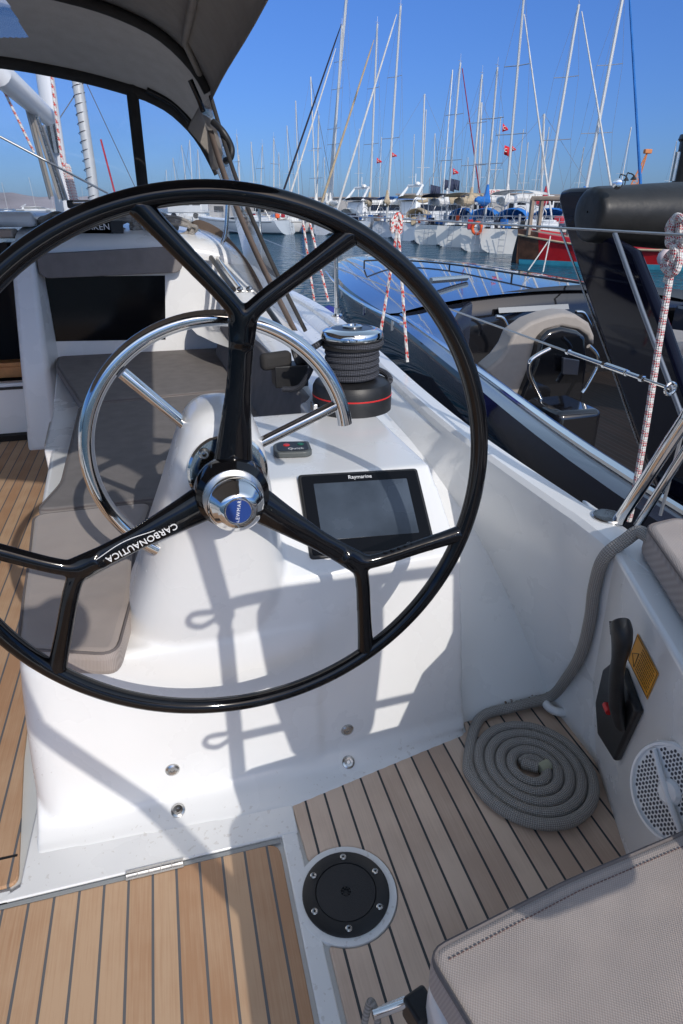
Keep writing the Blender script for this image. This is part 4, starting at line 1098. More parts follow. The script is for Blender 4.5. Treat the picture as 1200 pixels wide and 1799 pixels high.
pm.tube([Vector((1.02, 0, 1.40)), Vector((1.03, 0, 0.72))], 0.018, 14)
pm.tube([Vector((0.34, 0, 0.97)), Vector((1.03, 0, 0.985))], 0.014, 12)
push = pm.build('pushpit', M['chrome'], yacht)
pf = MB(); pf.lathe([(0.0, 0.004), (0.04, 0.004), (0.043, 0.0), (0.043, -0.01)], foot + Vector((-0.01, 0.03, 0.0)), seg=28); pf.build('rail_foot', M['steel'], push)
# pelican hooks on the gate post
for z in (1.37, 0.97):
    b = MB(); b.tube(smooth_path([Vector((0.33, 0, z)), Vector((0.29, 0, z - 0.02)), Vector((0.26, 0, z - 0.005)), Vector((0.27, 0, z + 0.02)), Vector((0.32, 0, z + 0.02))], 6), 0.008, 8); b.build('gate_hook', M['steel'], push)
mb = MB(); mb.tube([Vector((0.35, 0.0, 1.36)), Vector((0.30, 0.0, 1.6)), Vector((0.22, -0.02, 1.9))], 0.024, 12); mb.build('shadow_pole', M['steel'], push)  # unseen pole added to cast the diagonal shadow on the pedestal
occl_root = empty('stern_occluder', 'round searchlight on a leaning steel pole at the stern, unseen and added for its shadow', 'occluder', (0.5, -0.5, 0.6))  # unseen object added to cast the round seat shadow and the low diagonal one
mb = MB(); mb.tube([Vector((0.46, -0.5, 0.70)), Vector((-0.03, -0.5, 1.42)), Vector((-0.06, -0.5, 1.60)), Vector((0.0, -0.5, 1.70))], 0.024, 12); mb.build('pole', M['steel'], occl_root)
mb = MB(); mb.lathe([(0, 0.06), (0.06, 0.055), (0.068, 0.03), (0.066, -0.03), (0.04, -0.05), (0, -0.05)], (0.075, -0.5, 1.71), SUN_DIR, 24); mb.box(0.0, -0.5, 1.70, 0.13, 0.06, 0.10); mb.build('occluder_head', M['black'], occl_root)
# lifebuoy added unseen on the pushpit to throw the broad shadow on the console
lbo = empty('pushpit_blocker', 'white padded lifebuoy hung unseen on the pushpit, added for the broad console shadow', 'blocker', (0.63, -0.05, 0.85))
mb = MB(); q = round_poly([(0.445, 1.45), (0.60, 1.445), (0.80, 1.46), (0.80, 1.25), (0.76, 0.90), (0.52, 0.89), (0.47, 1.12)], 0.05)
mb.prism([(p[0], -0.10, p[1]) for p in q], (0, 0.07, 0)); mb.build('cover', M['gel_matt'], lbo, bevel=0.02)
# stanchions
S1b = PZ(592, 553, 0.845); S1t = Vector((S1b.x - 0.01, S1b.y, PY(606, 372, S1b.y).z))
S2b = PZ(462, 470, 0.87); S2t = S2b + Vector((-0.01, 0, 0.68))
for bpt, tpt in ((S1b, S1t), (S2b, S2t)):
    b = MB(); b.tube([bpt - Vector((0, 0, 0.01)), tpt], 0.0145, 12); b.lathe([(0.038, 0), (0.036, 0.008), (0.02, 0.014), (0.018, 0.05)], bpt - Vector((0, 0, 0.004)), seg=20); b.lathe([(0.016, 0), (0.018, 0.01), (0.012, 0.02), (0, 0.022)], tpt, seg=14)
    b.build('stanchion', M['chrome'], yacht)
Wu = PX(1290, 418, 1.16); Wl = PX(1178, 683, 1.13)
mb = MB(); mb.tube([Wu, S1t - Vector((0, 0, 0.02)), S2t - Vector((0, 0, 0.02)), Vector((0.3, 11, 1.75))], 0.0036, 6)
mb.build('upper_lifeline', M['wire'], yacht)
S1m = S1b.lerp(S1t, 0.47); S2m = S2b.lerp(S2t, 0.47)
mb = MB(); mb.tube([Wl, S1m, S2m, Vector((0.3, 11, 1.4))], 0.0036, 6)
lw = mb.build('lower_lifeline', M['wire'], yacht)
dl = (S1m - Wl).normalized()
mb = MB(); mb.tube([Wl + dl * 0.10, Wl + dl * 0.42], 0.0062, 12); mb.tube([Wl + dl * 0.16, Wl + dl * 0.24], 0.009, 12)
for t in (0.10, 0.16, 0.25, 0.42): mb.lathe([(0.0055, -0.007), (0.0085, -0.006), (0.0085, 0.006), (0.0055, 0.007)], Wl + dl * t, dl, 6)
mb.build('turnbuckle', M['chrome'], lw)
mb = MB(); mb.tube([Wl, Wl + dl * 0.12], 0.0036, 8)
mb.tube([Wl + Vector((0.014 * math.cos(t * PI / 10), 0, 0.014 * math.sin(t * PI / 10))) for t in range(20)], 0.004, 8, closed=True); mb.build('shackle', M['chrome'], lw)
# line that stays the pushpit, thin wires going down
tubeo('thin_wire', [PX(1160, 905, 1.25), PX(1215, 700, 1.25)], 0.0045, M['wire'])
# red and white mooring line at the pushpit
ln = [PX(1185, 440, 1.20), PX(1160, 590, 1.20), PX(1135, 750, 1.20), PX(1112, 880, 1.20), PX(1104, 915, 1.20)]
rr = MB(); rr.tube(smooth_path(ln, 8), 0.0085, 12)
kn = PX(1185, 425, 1.20)
def K3(dx, dz, dy=0.0): return kn + Vector((dy * 0.3, dx * -0.0 + dy, dz)) + (PX(1185 + dx, 425, 1.20) - kn)
loops = [K3(0, 0.0), K3(-12, 0.03, 0.01), K3(-4, 0.055, 0.0), K3(10, 0.035, -0.015), K3(14, -0.005, 0), K3(0, -0.03, 0.015), K3(-10, -0.055, 0.0), K3(4, -0.07, -0.01), K3(16, -0.05, 0), K3(12, 0.01, 0.015), K3(6, 0.05, 0.02), K3(-8, 0.05, 0.0), K3(-14, 0.0, -0.01), K3(0, -0.02, -0.015), K3(0, -0.09, 0)]
rr.tube(smooth_path(loops, 8), 0.0085, 12)
tag(rr.build('mooring_line', M['rope_rw']), 'red and white braided line knotted on the upper lifeline, far right', 'rope')
# pairs of thinner lines hanging fenders from the lifeline
def hang(p_top, pts_, label, r=0.0075, cat='rope'):
    b = MB()
    for a, c_ in pts_: b.tube(smooth_path([a, a.lerp(c_, .5) + Vector((0, 0, -0.003)), c_], 6), r, 8)
    return tag(b.build('fender_line', M['rope_rw_far']), label, cat)
tA = PD(538, 372, 4.3)
hang(tA, [(PY(530, 372, 4.3), PY(552, 528, 4.3)), (PY(540, 372, 4.3), PY(577, 530, 4.2))], 'pair of red and white lines hanging outboard left of the steel stanchion')
hang(None, [(PY(700, 392, 3.0), PY(669, 582, 3.0)), (PY(699, 392, 3.0), PY(716, 636, 2.9))], 'pair of red and white lines hanging beyond the winch, tied at the lifeline')
b = MB(); kn2 = PY(698, 388, 3.0)
for k in range(3): b.tube(smooth_path([kn2 + Vector((random.uniform(-.03, .03), 0.01 * k, random.uniform(-.06, .03))) for _ in range(6)], 5, closed=True), 0.0075, 8, closed=True)
tag(b.build('line_knot', M['rope_rw_far']), 'loose red and white knot on the lifeline above the winch', 'knot')
fe = PY(575, 540, 4.35)
b = MB(); b.lathe([(0.0, 0.36), (0.05, 0.34), (0.09, 0.27), (0.11, 0.15), (0.11, -0.2), (0.08, -0.3), (0, -0.33)], (1.27, 5.05, 0.45), (0.0, 0, 1), 24)
tag(b.build('fender', mat('blue_fender_sock', (0.02, 0.03, 0.22), 0.8, noise=0.2), None), 'blue covered fender hanging outside the rail by the stanchion', 'fender')

# ---- lines and clutches on the cabin top
b = MB()
def bundle(c, n, sx, sy, sz, r):
    for _ in range(n):
        p = [Vector(c) + Vector((random.uniform(-sx, sx), random.uniform(-sy, sy), random.uniform(0, sz))) for _ in range(7)]
        b.tube(smooth_path(p, 6, closed=True), r, 7, closed=True)
c_ = PZ(250, 392, 1.39)
cb1 = PY(300, 398, 5.2); cb0 = PY(105, 385, 5.2); cb2 = PY(225, 385, 5.2)
b2 = MB()
def loopy(bb, c, n, a, bx, r, ell=0.5):
    for k in range(n):
        ph = random.uniform(0, 6.28); aa = a * random.uniform(0.7, 1.1); hh = random.uniform(0.35, 0.6) * a
        q = [Vector(c) + Vector((aa * math.cos(t * PI / 6 + ph) + random.uniform(-.01, .01), bx * random.uniform(-1, 1), hh * math.sin(t * PI / 6 + ph) * ell + hh * .5 + random.uniform(-.006, .006))) for t in range(12)]
        bb.tube(smooth_path(q, 4, closed=True), r, 7, closed=True)
q_, _n = on_surface([cabtop], 105, 402); loopy(b2, (q_ or cb0) + Vector((0, 0, 0.0)), 7, 0.12, 0.04, 0.012, 0.8)
tag(b2.build('line_coil', M['rope_grey']), 'small bunch of grey line at the port end of the cabin top', 'rope')
b2 = MB()
for px_, py_ in ((205, 402), (240, 402), (272, 404), (305, 408)):
    q_, _n = on_surface([cabtop], px_, py_); loopy(b2, q_ + Vector((0, 0, -0.01)), 7, 0.15, 0.05, 0.013, 0.75)
tag(b2.build('line_coil', M['rope_grey']), 'long tangle of grey lines behind the clutch on the cabin top', 'rope')
cc = PY(160, 372, 5.0)
b2 = MB(); b2.box(cc.x, 5.0, cc.z - 0.07, 0.26, 0.22, 0.17); b2.box(cc.x - 0.02, 5.0, cc.z + 0.045, 0.22, 0.3, 0.05)
cl = b2.build('rope_clutch', M['black'], yacht, bevel=0.012); tag(cl, 'black rope clutch on the cabin top')
b2 = MB(); b2.tube([(cc.x - 0.09, 4.86, cc.z + 0.055), (cc.x + 0.11, 4.86, cc.z + 0.06)], 0.014, 12); b2.build('clutch_handle', M['chrome'], cl)
v = PY(163, 399, 4.885); text_mesh('lettering', 'HARKEN', 0.055, M['white_ink'], cl, frame((v.x, 4.886, v.z), (1, 0, 0), (0, 0, 1)), 0.001)
b2 = MB(False); b2.box(v.x + 0.04, 4.93, v.z, 0.30, 0.08, 0.075); b2.build('clutch_base', M['black'], cl)
# dark coil over the coaming (winch handle pocket lines)
b2 = MB(); loopy(b2, PY(325, 412, 5.05) + Vector((0, 0, -0.06)), 4, 0.10, 0.04, 0.011); tag(b2.build('line_coil', M['rope_dark']), 'dark line loop at the sprayhood skirt', 'rope')

# ---- own mast, boom and rigging seen through the hood windscreen
spar = mat('white_spar', (0.72, 0.73, 0.75), 0.35, coat=0.3)
mY = 8.2
mb = MB(); mtop = PY(78, 60, mY); mb.tube([PY(118, 420, mY) + Vector((0, 0, -0.3)), PY(104, 300, mY), PY(74, 100, mY), PY(60, 0, mY)], 0.105, 16, flat=0.7); mb.build('mast', spar, yacht)
mb = MB(); mb.tube([PY(-60, 60, 6.9), PY(0, 130, 7.0), PY(84, 205, 7.9)], [0.11, 0.105, 0.085], 16); mb.build('boom', spar, yacht)
mb = MB(); mb.tube([PY(84, 195, 7.9), PY(97, 265, 8.1)], 0.05, 10); mb.build('gooseneck', M['steel'], yacht)
for a, c2_, r, mm in (((50, 185), (92, 345), 0.016, 'rope_grey'), ((58, 200), (105, 350), 0.014, 'rope_grey'), ((66, 205), (112, 352), 0.018, 'steel'), ((46, 190), (88, 350), 0.012, 'wire'), ((75, 220), (118, 352), 0.014, 'wire')):
    tubeo('kicker_line', [PY(*a, 7.6), PY(*c2_, 7.7)], r, M[mm], sm=False)
tubeo('halyard', [PY(90, 130, 7.4), PY(108, 275, 7.4), PY(122, 330, 7.4)], 0.014, M['rope_rw_far'])
tubeo('halyard', [PY(0, 145, 7.2), PY(60, 268, 7.2)], 0.012, M['rope_rw_far'])
tubeo('guy_wire', [PY(0, 240, 7.0), PY(190, 340, 7.0)], 0.010, M['wire'])
b2 = MB()
for k in range(14):
    q = [PY(117 + k * 1.2 + dx, 290 + k * 5 + dy, 7.2) for dx, dy in ((-3, 0), (5, 4), (-4, 9), (6, 13))]
    b2.tube(smooth_path(q, 4), 0.02, 6)
tag(b2.build('halyard_coil', M['rope_rw_far']), 'red and white halyard bundled at the foot of the mast', 'rope')
# grime streaks by the drain
random.seed(3)
mb = MB(False)
for k in range(60):
    t = random.random(); a = Vector((1.14, 1.36, 0.045)) + Vector((-0.22 * random.random() ** 1.5, 0.012 * random.random(), 0))
    s = random.uniform(0.001, 0.003); mb.box(a.x, 1.405, 0.012 + random.random() * 0.03, s * 2, s, s)
mb.build('grime_specks', M['stain'], yacht)

mb = MB(False); mb.prism([(-0.628, 3.30, 0.10), (-0.650, 3.62, 0.10), (-0.652, 3.62, 0.40), (-0.630, 3.30, 0.40)], (-0.006, 0, 0)); lo_ = mb.build('locker_opening', M['black_smooth'], yacht)
mb = MB(); q = [Vector((-0.634, 3.28, 0.08)), Vector((-0.660, 3.65, 0.08)), Vector((-0.662, 3.65, 0.43)), Vector((-0.636, 3.28, 0.43))]; mb.tube(q, 0.014, 8, closed=True); mb.build('opening_frame', mat('beige_frame', (0.5, 0.46, 0.40), 0.5), lo_)
# port side of the cockpit, out of the picture to the left: bulwark, console and helm seat mirror the starboard ones
mb = MB(); rows = []
for (y, xo, zt, xi, xb, zb) in SEC:
    f = lambda x: -3.1 - x
    rows.append([(f(xo - 0.12), y, -1.1), (f(xo), y, -0.3), (f(xo + 0.012), y, zt - 0.05), (f(xo - 0.008), y, zt), (f(xi), y, zt - 0.002), (f(xi - 0.006), y, zt - 0.04), (f(xb), y, max(0, zb))])
mb.grid(rows); mb.build('bulwark', M['gel'], yacht)
mb = MB(); mb.hexa([(-3.87, 1.34, -0.012), (-2.7, 1.30, -0.012), (-2.5, 4.7, -0.012), (-3.9, 4.7, -0.012), (-3.83, 1.40, 0.62), (-2.74, 1.36, 0.5), (-2.55, 4.7, 0.5), (-3.83, 4.7, 0.8)]); mb.build('port_console', M['gel'], yacht, bevel=0.04)
mb = MB(); mb.box(-3.55, 0.1, 0.24, 0.6, 0.8, 0.5); mb.build('port_seat_box', M['gel'], yacht, bevel=0.03)
# ================================================================ SEA, HILLS
WZ = -0.75
m_w = bpy.data.materials.new('harbour_water'); m_w.use_nodes = True
nt = m_w.node_tree; b = nt.nodes['Principled BSDF']
b.inputs['Base Color'].default_value = (0.008, 0.055, 0.095, 1); b.inputs['Roughness'].default_value = 0.06; b.inputs['IOR'].default_value = 1.33
tc = node(nt, 'ShaderNodeTexCoord')
mpn = node(nt, 'ShaderNodeMapping'); mpn.inputs['Scale'].default_value = (1.0, 1.7, 1); nt.links.new(tc.outputs['Object'], mpn.inputs[0])
n1 = node(nt, 'ShaderNodeTexNoise'); n1.inputs['Scale'].default_value = 1.5; n1.inputs['Detail'].default_value = 3; n1.inputs['Roughness'].default_value = 0.45
n2 = node(nt, 'ShaderNodeTexNoise'); n2.inputs['Scale'].default_value = 0.35; n2.inputs['Detail'].default_value = 2
nt.links.new(mpn.outputs[0], n1.inputs['Vector']); nt.links.new(mpn.outputs[0], n2.inputs['Vector'])
hh_ = math_n(nt, 'ADD', n1.outputs[0], math_n(nt, 'MULTIPLY', n2.outputs[0], 0.8))
bp = node(nt, 'ShaderNodeBump'); bp.inputs['Strength'].default_value = 1.0; bp.inputs['Distance'].default_value = 0.75
nt.links.new(hh_, bp.inputs['Height']); nt.links.new(bp.outputs[0], b.inputs['Normal'])
mb = MB(); mb.grid([[(-5000, -500, WZ), (5000, -500, WZ)], [(-5000, 7000, WZ), (5000, 7000, WZ)]])
tag(mb.build('sea', m_w), None, kind='structure')
m_hill = mat('hazed_hills', (0.33, 0.29, 0.30), 0.95, noise=0.4, nscale=0.004)  # base colour paled to stand in for distance haze
mb = MB(); rows = [[], []]
def hillz(a): return 40 + 22 * math.sin(a * 9 + 1) + 14 * math.sin(a * 21 + 2) + 7 * math.sin(a * 47)
nA = 160
top = []; bot = []; back = []
for k in range(nA + 1):
    a = -1.1 + 2.4 * k / nA
    d = 3000
    s = 0.5 + 0.5 * math.cos((a + 0.36) * 5.0)
    h = 26 + 50 * max(0, s) ** 2 + 5 * math.sin(a * 60) + 3 * math.sin(a * 140)
    top.append((d * 1.15 * math.sin(a), d * 1.15 * math.cos(a), h)); bot.append((d * math.sin(a), d * math.cos(a), WZ - 1)); back.append((d * 1.5 * math.sin(a), d * 1.5 * math.cos(a), WZ - 1))
midr = [tuple((Vector(p) * 0.5 + Vector(q) * 0.5) + Vector((0, 0, 4 * math.sin(i * 1.7)))) for i, (p, q) in enumerate(zip(top, bot))]
mb.grid([bot, midr, top, back]); tag(mb.build('hills', m_hill), None, kind='structure')

# ================================================================ NEIGHBOURING MOTORBOAT
motor = empty('motorboat', 'dark blue open motorboat with glossy foredeck, cream seats and black radar arch alongside', 'motorboat', (3.8, 5, WZ))
m_navy = mat('navy_gloss_paint', (0.004, 0.005, 0.014), 0.05, spec=0.25)
m_deck = mat('blue_gloss_deck', (0.035, 0.042, 0.065), 0.07, coat=1.0, coat_rough=0.03)
m_blk = mat('black_gloss_paint', (0.01, 0.01, 0.012), 0.08, coat=0.8)
m_cream = mat('cream_upholstery', (0.33, 0.295, 0.265), 0.6, noise=0.06, nscale=20, bump=0.1, bscale=100)
PE = [(-3.0, 1.62), (-0.5, 1.56), (1.9, 1.60), (3.9, 1.86), (6.2, 2.18), (8.7, 2.42), (11.0, 2.85), (12.6, 3.35), (13.6, 3.9), (14.0, 4.25)]
SE = [(-3.0, 5.9), (-0.5, 6.0), (1.9, 6.05), (3.9, 6.05), (6.2, 5.98), (8.7, 5.85), (11.0, 5.4), (12.6, 4.95), (13.6, 4.5), (14.0, 4.27)]
pe = smooth_path([Vector((x, y, 0)) for y, x in PE], 6); se = smooth_path([Vector((x, y, 0)) for y, x in SE], 6)
def dz(y): return 0.50 + max(0, y - 6) * 0.012
mb = MB(); rows = []
for a, c_ in zip(pe, se):
    y = a.y; z = dz(y); w = (c_.x - a.x); k = min(1, w / 3)
    rows.append([(a.x + 0.55 * k, y - 0.0, WZ - 0.3), (a.x + 0.22 * k, y, WZ + 0.25), (a.x + 0.07 * k, y, -0.05), (a.x + 0.0, y, 0.20), (a.x - 0.02, y, z - 0.16), (a.x - 0.015, y, z - 0.07), (a.x + 0.02, y, z)])
mb.grid(rows)
rows = []
for a, c_ in zip(pe, se):
    y = c_.y; z = dz(y); w = (c_.x - a.x); k = min(1, w / 3)
    rows.append([(c_.x - 0.55 * k, y, WZ - 0.3), (c_.x - 0.07 * k, y, -0.05), (c_.x + 0.02, y, z - 0.16), (c_.x, y, z - 0.02), (c_.x - 0.02, y, z)])
mb.grid(rows); mb.build('hull', m_navy, motor)
# foredeck
mb = MB(); rows = []
for a, c_ in zip(pe, se):
    if a.y < 6.30: continue
    if not rows:
        a = Vector((2.195, 6.30, 0)); c_ = Vector((5.975, 6.30, 0))
    z = dz(a.y); w = c_.x - a.x
    rows.append([(a.x + w * t + (0.02 if t == 0 else 0), a.y + (0.9 * math.sin(PI * t) if a.y < 6.5 else 0) * 0, z + 0.20 * min(1, w / 3) * (1 - (2 * t - 1) ** 2) ** 0.8) for t in (0, .06, .12, .2, .3, .4, .5, .6, .7, .8, .88, .94, 1)])
mb.grid(rows); dk = mb.build('foredeck', m_deck, motor, subsurf=1)
# side decks
mb = MB(); rows = []
for a in pe:
    if a.y > 6.28: continue
    t = max(0, min(1, (a.y - 4.2) / 2.2)); wi = 0.20 + 0.75 * t ** 2
    rows.append([(a.x + 0.02, a.y, 0.50), (a.x + wi * .5, a.y, 0.515 + 0.05 * t), (a.x + wi, a.y, 0.51 + 0.1 * t), (a.x + wi + 0.02, a.y, 0.48 + 0.1 * t), (a.x + wi + 0.03, a.y, -0.25)])
rows.append([(2.205, 6.33, 0.50), (2.66, 6.33, 0.565), (3.13, 6.33, 0.62), (3.15, 6.33, 0.58), (3.16, 6.33, -0.25)])
mb.grid(rows); mb.build('port_side_deck', m_deck, motor)
mb = MB(); rows = []
for c_ in se:
    if c_.y > 6.5: continue
    rows.append([(c_.x - 0.02, c_.y, 0.50), (c_.x - 0.35, c_.y, 0.51), (c_.x - 0.37, c_.y, 0.48), (c_.x - 0.38, c_.y, -0.25)])
mb.grid(rows); mb.build('starboard_side_deck', m_deck, motor)
# cockpit floor and dash
mb = MB(False); mb.box(3.9, 1.8, -0.25, 4.4, 9.4, 0.06); mb.build('cockpit_floor', teak_mat('brown_teak', (0.02, 0.011, 0.008), (0.012, 0.007, 0.005), 0.06, 0, 0.006), motor)
mb = MB(); rows = []
for t in range(13):
    u = t / 12; x = 3.05 + 2.85 * u; y = 6.42 + 0.0 * u; zz = 0.60 + 0.10 * math.sin(PI * u)
    rows.append([(x, y + 0.05, zz + 0.02), (x, y - 0.02, zz + 0.04), (x, y - 0.05, zz), (x, y - 0.10, zz - 0.25), (x, y - 0.12, -0.25)])
mb.grid(rows); mb.build('dashboard', m_blk, motor)
ws = MB(False); wa, wb = PY(877, 550, 6.25), PY(1000, 543, 6.25); ws.prism([wa, wb, wb + Vector((0, 0.03, 0.05)), wa + Vector((0, 0.03, 0.05))], (0, 0.015, 0)); ws.build('windscreen_frame', mat('satin_steel', (.25, .26, .27), .45, metal=.6), motor)
for p in (((871, 556), (884, 560), (893, 580), (891, 597)), ((1012, 548), (1025, 550), (1034, 565), (1038, 575))):
    bow('grab_handle', smooth_path([PY(*q, 6.0) for q in p], 5), 0.02, M['chrome'], motor)
# gunwale rail strip
b2 = MB(); b2.tube(smooth_path([Vector((x + 0.13 , y, 0.525)) for y, x in PE[0:5]], 6), 0.022, 10); b2.build('gunwale_strip', M['chrome'], motor)
b2 = MB(); rp = [PZ(*p, 0.62) for p in ((572, 478), (600, 508), (640, 535), (690, 560), (705, 568))]; b2.tube(smooth_path(rp, 5), 0.018, 8)
for i in (1, 2, 3): b2.tube([rp[i], rp[i] - Vector((0, 0, 0.1))], 0.014, 8)
b2.build('bow_rail', M['chrome'], motor)
b2 = MB(); rp = [PZ(*p, 0.78) for p in ((640, 458), (700, 457), (790, 464), (900, 480), (1040, 500))]; b2.tube(smooth_path(rp, 5), 0.012, 8)
for p in rp: b2.tube([p, p - Vector((0, 0, 0.12))], 0.012, 6)
b2.build('far_rail', M['black'], motor)
for p, q in (((757, 493), (820, 488)), ((690, 464), (722, 462))):
    a, c_ = PZ(*p, 0.74), PZ(*q, 0.74); b2 = MB(); b2.tube([a, c_], 0.035, 8); b2.build('deck_hinge', M['steel'], motor)
# cream helm seat surround
def PS(pts, y): return [PY(px, py, y) for px, py in pts]
out = [(853, 653), (878, 632), (893, 612), (903, 588), (932, 567), (962, 556), (990, 551), (1013, 553), (1036, 568), (1045, 590), (1045, 610)]
inn = [(1036, 600), (1032, 590), (1017, 580), (987, 574), (963, 580), (948, 595), (936, 625), (925, 670), (915, 708)]
b2 = MB(); b2.prism(PS(out + inn, 4.3), (0, 0.18, 0.02)); b2.build('seat_surround', m_cream, motor, bevel=0.03, seg=3)
b2 = MB(); b2.prism(PS([(940, 640), (950, 596), (966, 581), (988, 575), (1016, 581), (1030, 592), (1033, 640), (1022, 720), (1010, 800), (950, 790), (905, 730)], 4.22), (0, 0.12, 0)); b2.build('seat_shell', m_blk, motor, bevel=0.03, seg=3)
b2 = MB(); b2.prism(PS([(990, 628), (1019, 633), (1016, 660), (989, 658)], 4.15), (0, 0.03, 0)); b2.build('seat_emblem_plate', mat('grey_plate', (0.08, 0.08, 0.09), 0.15, coat=0.5), motor, bevel=0.008)
b2 = MB(); v1, v2 = PY(962, 710, 3.9), PY(1018, 706, 3.9); b2.box((v1.x + v2.x) / 2, 3.9, v1.z - 0.25, v2.x - v1.x + 0.1, 0.45, 0.5); b2.build('seat_box', m_blk, motor, bevel=0.05)
for p in (((966, 613), (945, 624), (932, 635), (930, 655), (940, 680), (954, 708)), ((1034, 608), (1047, 622), (1050, 640), (1044, 655), (1030, 680), (1023, 690))):
    bow('seat_rail', smooth_path(PS(p, 4.05), 6), 0.017, M['chrome'], motor)
b2 = MB(); b2.prism(PS([(1160, 640), (1180, 610), (1230, 590), (1300, 600), (1300, 760), (1190, 700)], 4.4), (0, 0.4, 0)); b2.build('seat_surround', m_cream, motor, bevel=0.05)
b2 = MB(); b2.box(4.6, 0.8, 0.0, 2.6, 1.2, 0.5); b2.build('aft_bench', m_cream, motor, bevel=0.08)
# radar arch
AX = 1.80
def AP(px, py, x=AX): v = PX(px, py, x); return v
fin = [(979, 350), (984, 334), (1000, 330), (1046, 328), (1060, 412), (1112, 440), (1165, 575), (1205, 690), (1260, 850), (1250, 960), (1190, 960), (1168, 893), (1120, 770), (1030, 520), (994, 410)]
b2 = MB(); b2.prism([AP(*p) for p in fin], (0.05, 0, 0)); arch = b2.build('radar_arch', m_navy, motor, bevel=0.03, seg=4)
b2 = MB(); fe_ = [AP(*p) + Vector((-0.004, 0, 0)) for p in ((985, 400), (1030, 520), (1075, 640), (1120, 770), (1166, 890))]; b2.tube(fe_, 0.005, 6); b2.build('arch_trim', M['steel'], arch)
b2 = MB(); b2.tube([AP(1080, 410, 1.77), AP(1128, 545, 1.77), AP(1203, 745, 1.77), AP(1260, 900, 1.77)], 0.010, 12); b2.build('arch_tube', mat('dull_steel', (.30, .31, .33), .35, metal=.9), arch)
# far leg of the arch and crossbar
b2 = MB(); b2.prism([v + Vector((3.9, 0, 0)) for v in [AP(*p) for p in fin]], (0.13, 0, 0)); b2.build('far_arch_leg', m_navy, motor, bevel=0.03)
ca = PX(1036, 372, 1.74)
# folded bimini in its black cover
b2 = MB(); rows = []
for t, r, dx in ((0, 0.004, -0.010), (0.0, 0.06, -0.010), (0, 0.088, -0.006), (0.0, 0.094, 0.006), (0.02, 0.098, 0.02), (0.06, 0.108, 0), (0.12, 0.122, 0), (0.3, 0.135, 0), (0.6, 0.14, 0), (0.9, 0.12, 0), (1.0, 0.10, 0), (1.0, 0.004, 0)):
    cx_ = 1.74 + dx + 3.9 * t; cz = ca.z - 0.01 * math.sin(t * PI); cy = ca.y
    rows.append([(cx_, cy + 1.15 * r * math.cos(k * PI / 14), cz + r * math.sin(k * PI / 14) * (1.0 if math.sin(k * PI / 14) > 0 else 1.25) + 0.004 * math.sin(k * 3 + t * 40)) for k in range(28)])
b2.grid(rows, close_u=True); b2.build('bimini_cover', mat('black_vinyl', (0.018, 0.018, 0.018), 0.45, noise=0.2, nscale=20, bump=0.35, bscale=12), motor, subsurf=1)
for px, py in ((1031, 389), (1058, 324)):
    v = PX(px, py, 1.75) + Vector((0.0, -0.02, 0)); b2 = MB(); b2.lathe([(0, 0.014), (0.012, 0.012), (0.016, 0), (0.02, -0.01)], v + Vector((0.0, -0.08, 0)), (-0.5, -1, 0.1), 16); b2.build('snap_bolt', M['chrome'], motor)
b2 = MB(); v = PY(1195, 295, 2.9); b2.lathe([(0.0, 0.14), (0.06, 0.14), (0.065, 0.12), (0.055, 0.11), (0.055, -0.1), (0, -0.1)], v + Vector((0.04, 0, 0)), seg=24); b2.build('horn', M['black'], motor)
b2 = MB(); v = PY(1181, 318, 2.85); b2.tube([v, v + Vector((0, 0, 0.12))], 0.012, 8); b2.build('cover_pole', M['steel'], motor)

# ================================================================ MARINA
Z3 = Vector((0, 0, 1))
mw = mat('boat_white', (0.70, 0.71, 0.71), 0.35, coat=0.2, noise=0.05, nscale=0.6)
mw2 = mat('boat_cream_white', (0.60, 0.59, 0.55), 0.4, noise=0.08, nscale=0.8)
mw3 = mat('boat_dull_white', (0.50, 0.52, 0.55), 0.45, noise=0.1, nscale=0.8)
mg = mat('boat_grey', (0.40, 0.45, 0.50), 0.4)
mbl = mat('blue_canvas', (0.02, 0.16, 0.50), 0.8, noise=0.2, nscale=2)
mrd = mat('red_canvas', (0.45, 0.03, 0.05), 0.8, noise=0.2, nscale=2)
mtan = mat('tan_canvas', (0.48, 0.38, 0.25), 0.85, noise=0.2, nscale=2)
mwc = mat('white_canvas', (0.68, 0.67, 0.64), 0.8, noise=0.2, nscale=2)
mdk = mat('dark_canvas_far', (0.02, 0.02, 0.035), 0.8)
mwin = mat('boat_window', (0.015, 0.018, 0.025), 0.1)
mst = mat('boat_metal', (0.5, 0.5, 0.5), 0.3, metal=0.7)
mor = mat('orange_buoy', (0.75, 0.10, 0.02), 0.5)
mant = mat('dark_bottom_paint', (0.02, 0.03, 0.04), 0.7)
mmast = mat('mast_alloy', (0.62, 0.62, 0.60), 0.35, metal=0.25)
mwood = mat('weathered_wood', (0.30, 0.24, 0.19), 0.8, noise=0.3, nscale=3)
def hull_rows(P0, d, s, L, B, fb, stern_rake=0.9, sheer=0.35, wide=0.85):
    rows = []
    for i in range(15):
        t = i / 14; hb = B / 2 * (wide + (1 - wide) * math.sin(PI * min(1, t * 1.6) / 2)) if t < 0.45 else B / 2 * math.cos((t - 0.45) / 0.55 * PI / 2) ** 0.75
        hb = max(hb, 0.02); z = fb + sheer * (t - 0.3) ** 2 * 2
        yy = t * L
        sr = stern_rake * max(0, 1 - t * 8); br = 0.7 * max(0, (t - 0.8) / 0.2)
        r = []
        for u, w in ((0, 0.0), (0.35, 0.75), (0.7, 0.95), (1.0, 1.0)):
            zz = -0.35 + (z + 0.35) * u
            r.append(P0 + d * (yy - sr * (1 - 0) * (1 - u) * -0 + (sr * u) + br * (u - 0.5)) + s * (hb * w) + Z3 * zz)
        rows.append(r)
    return rows
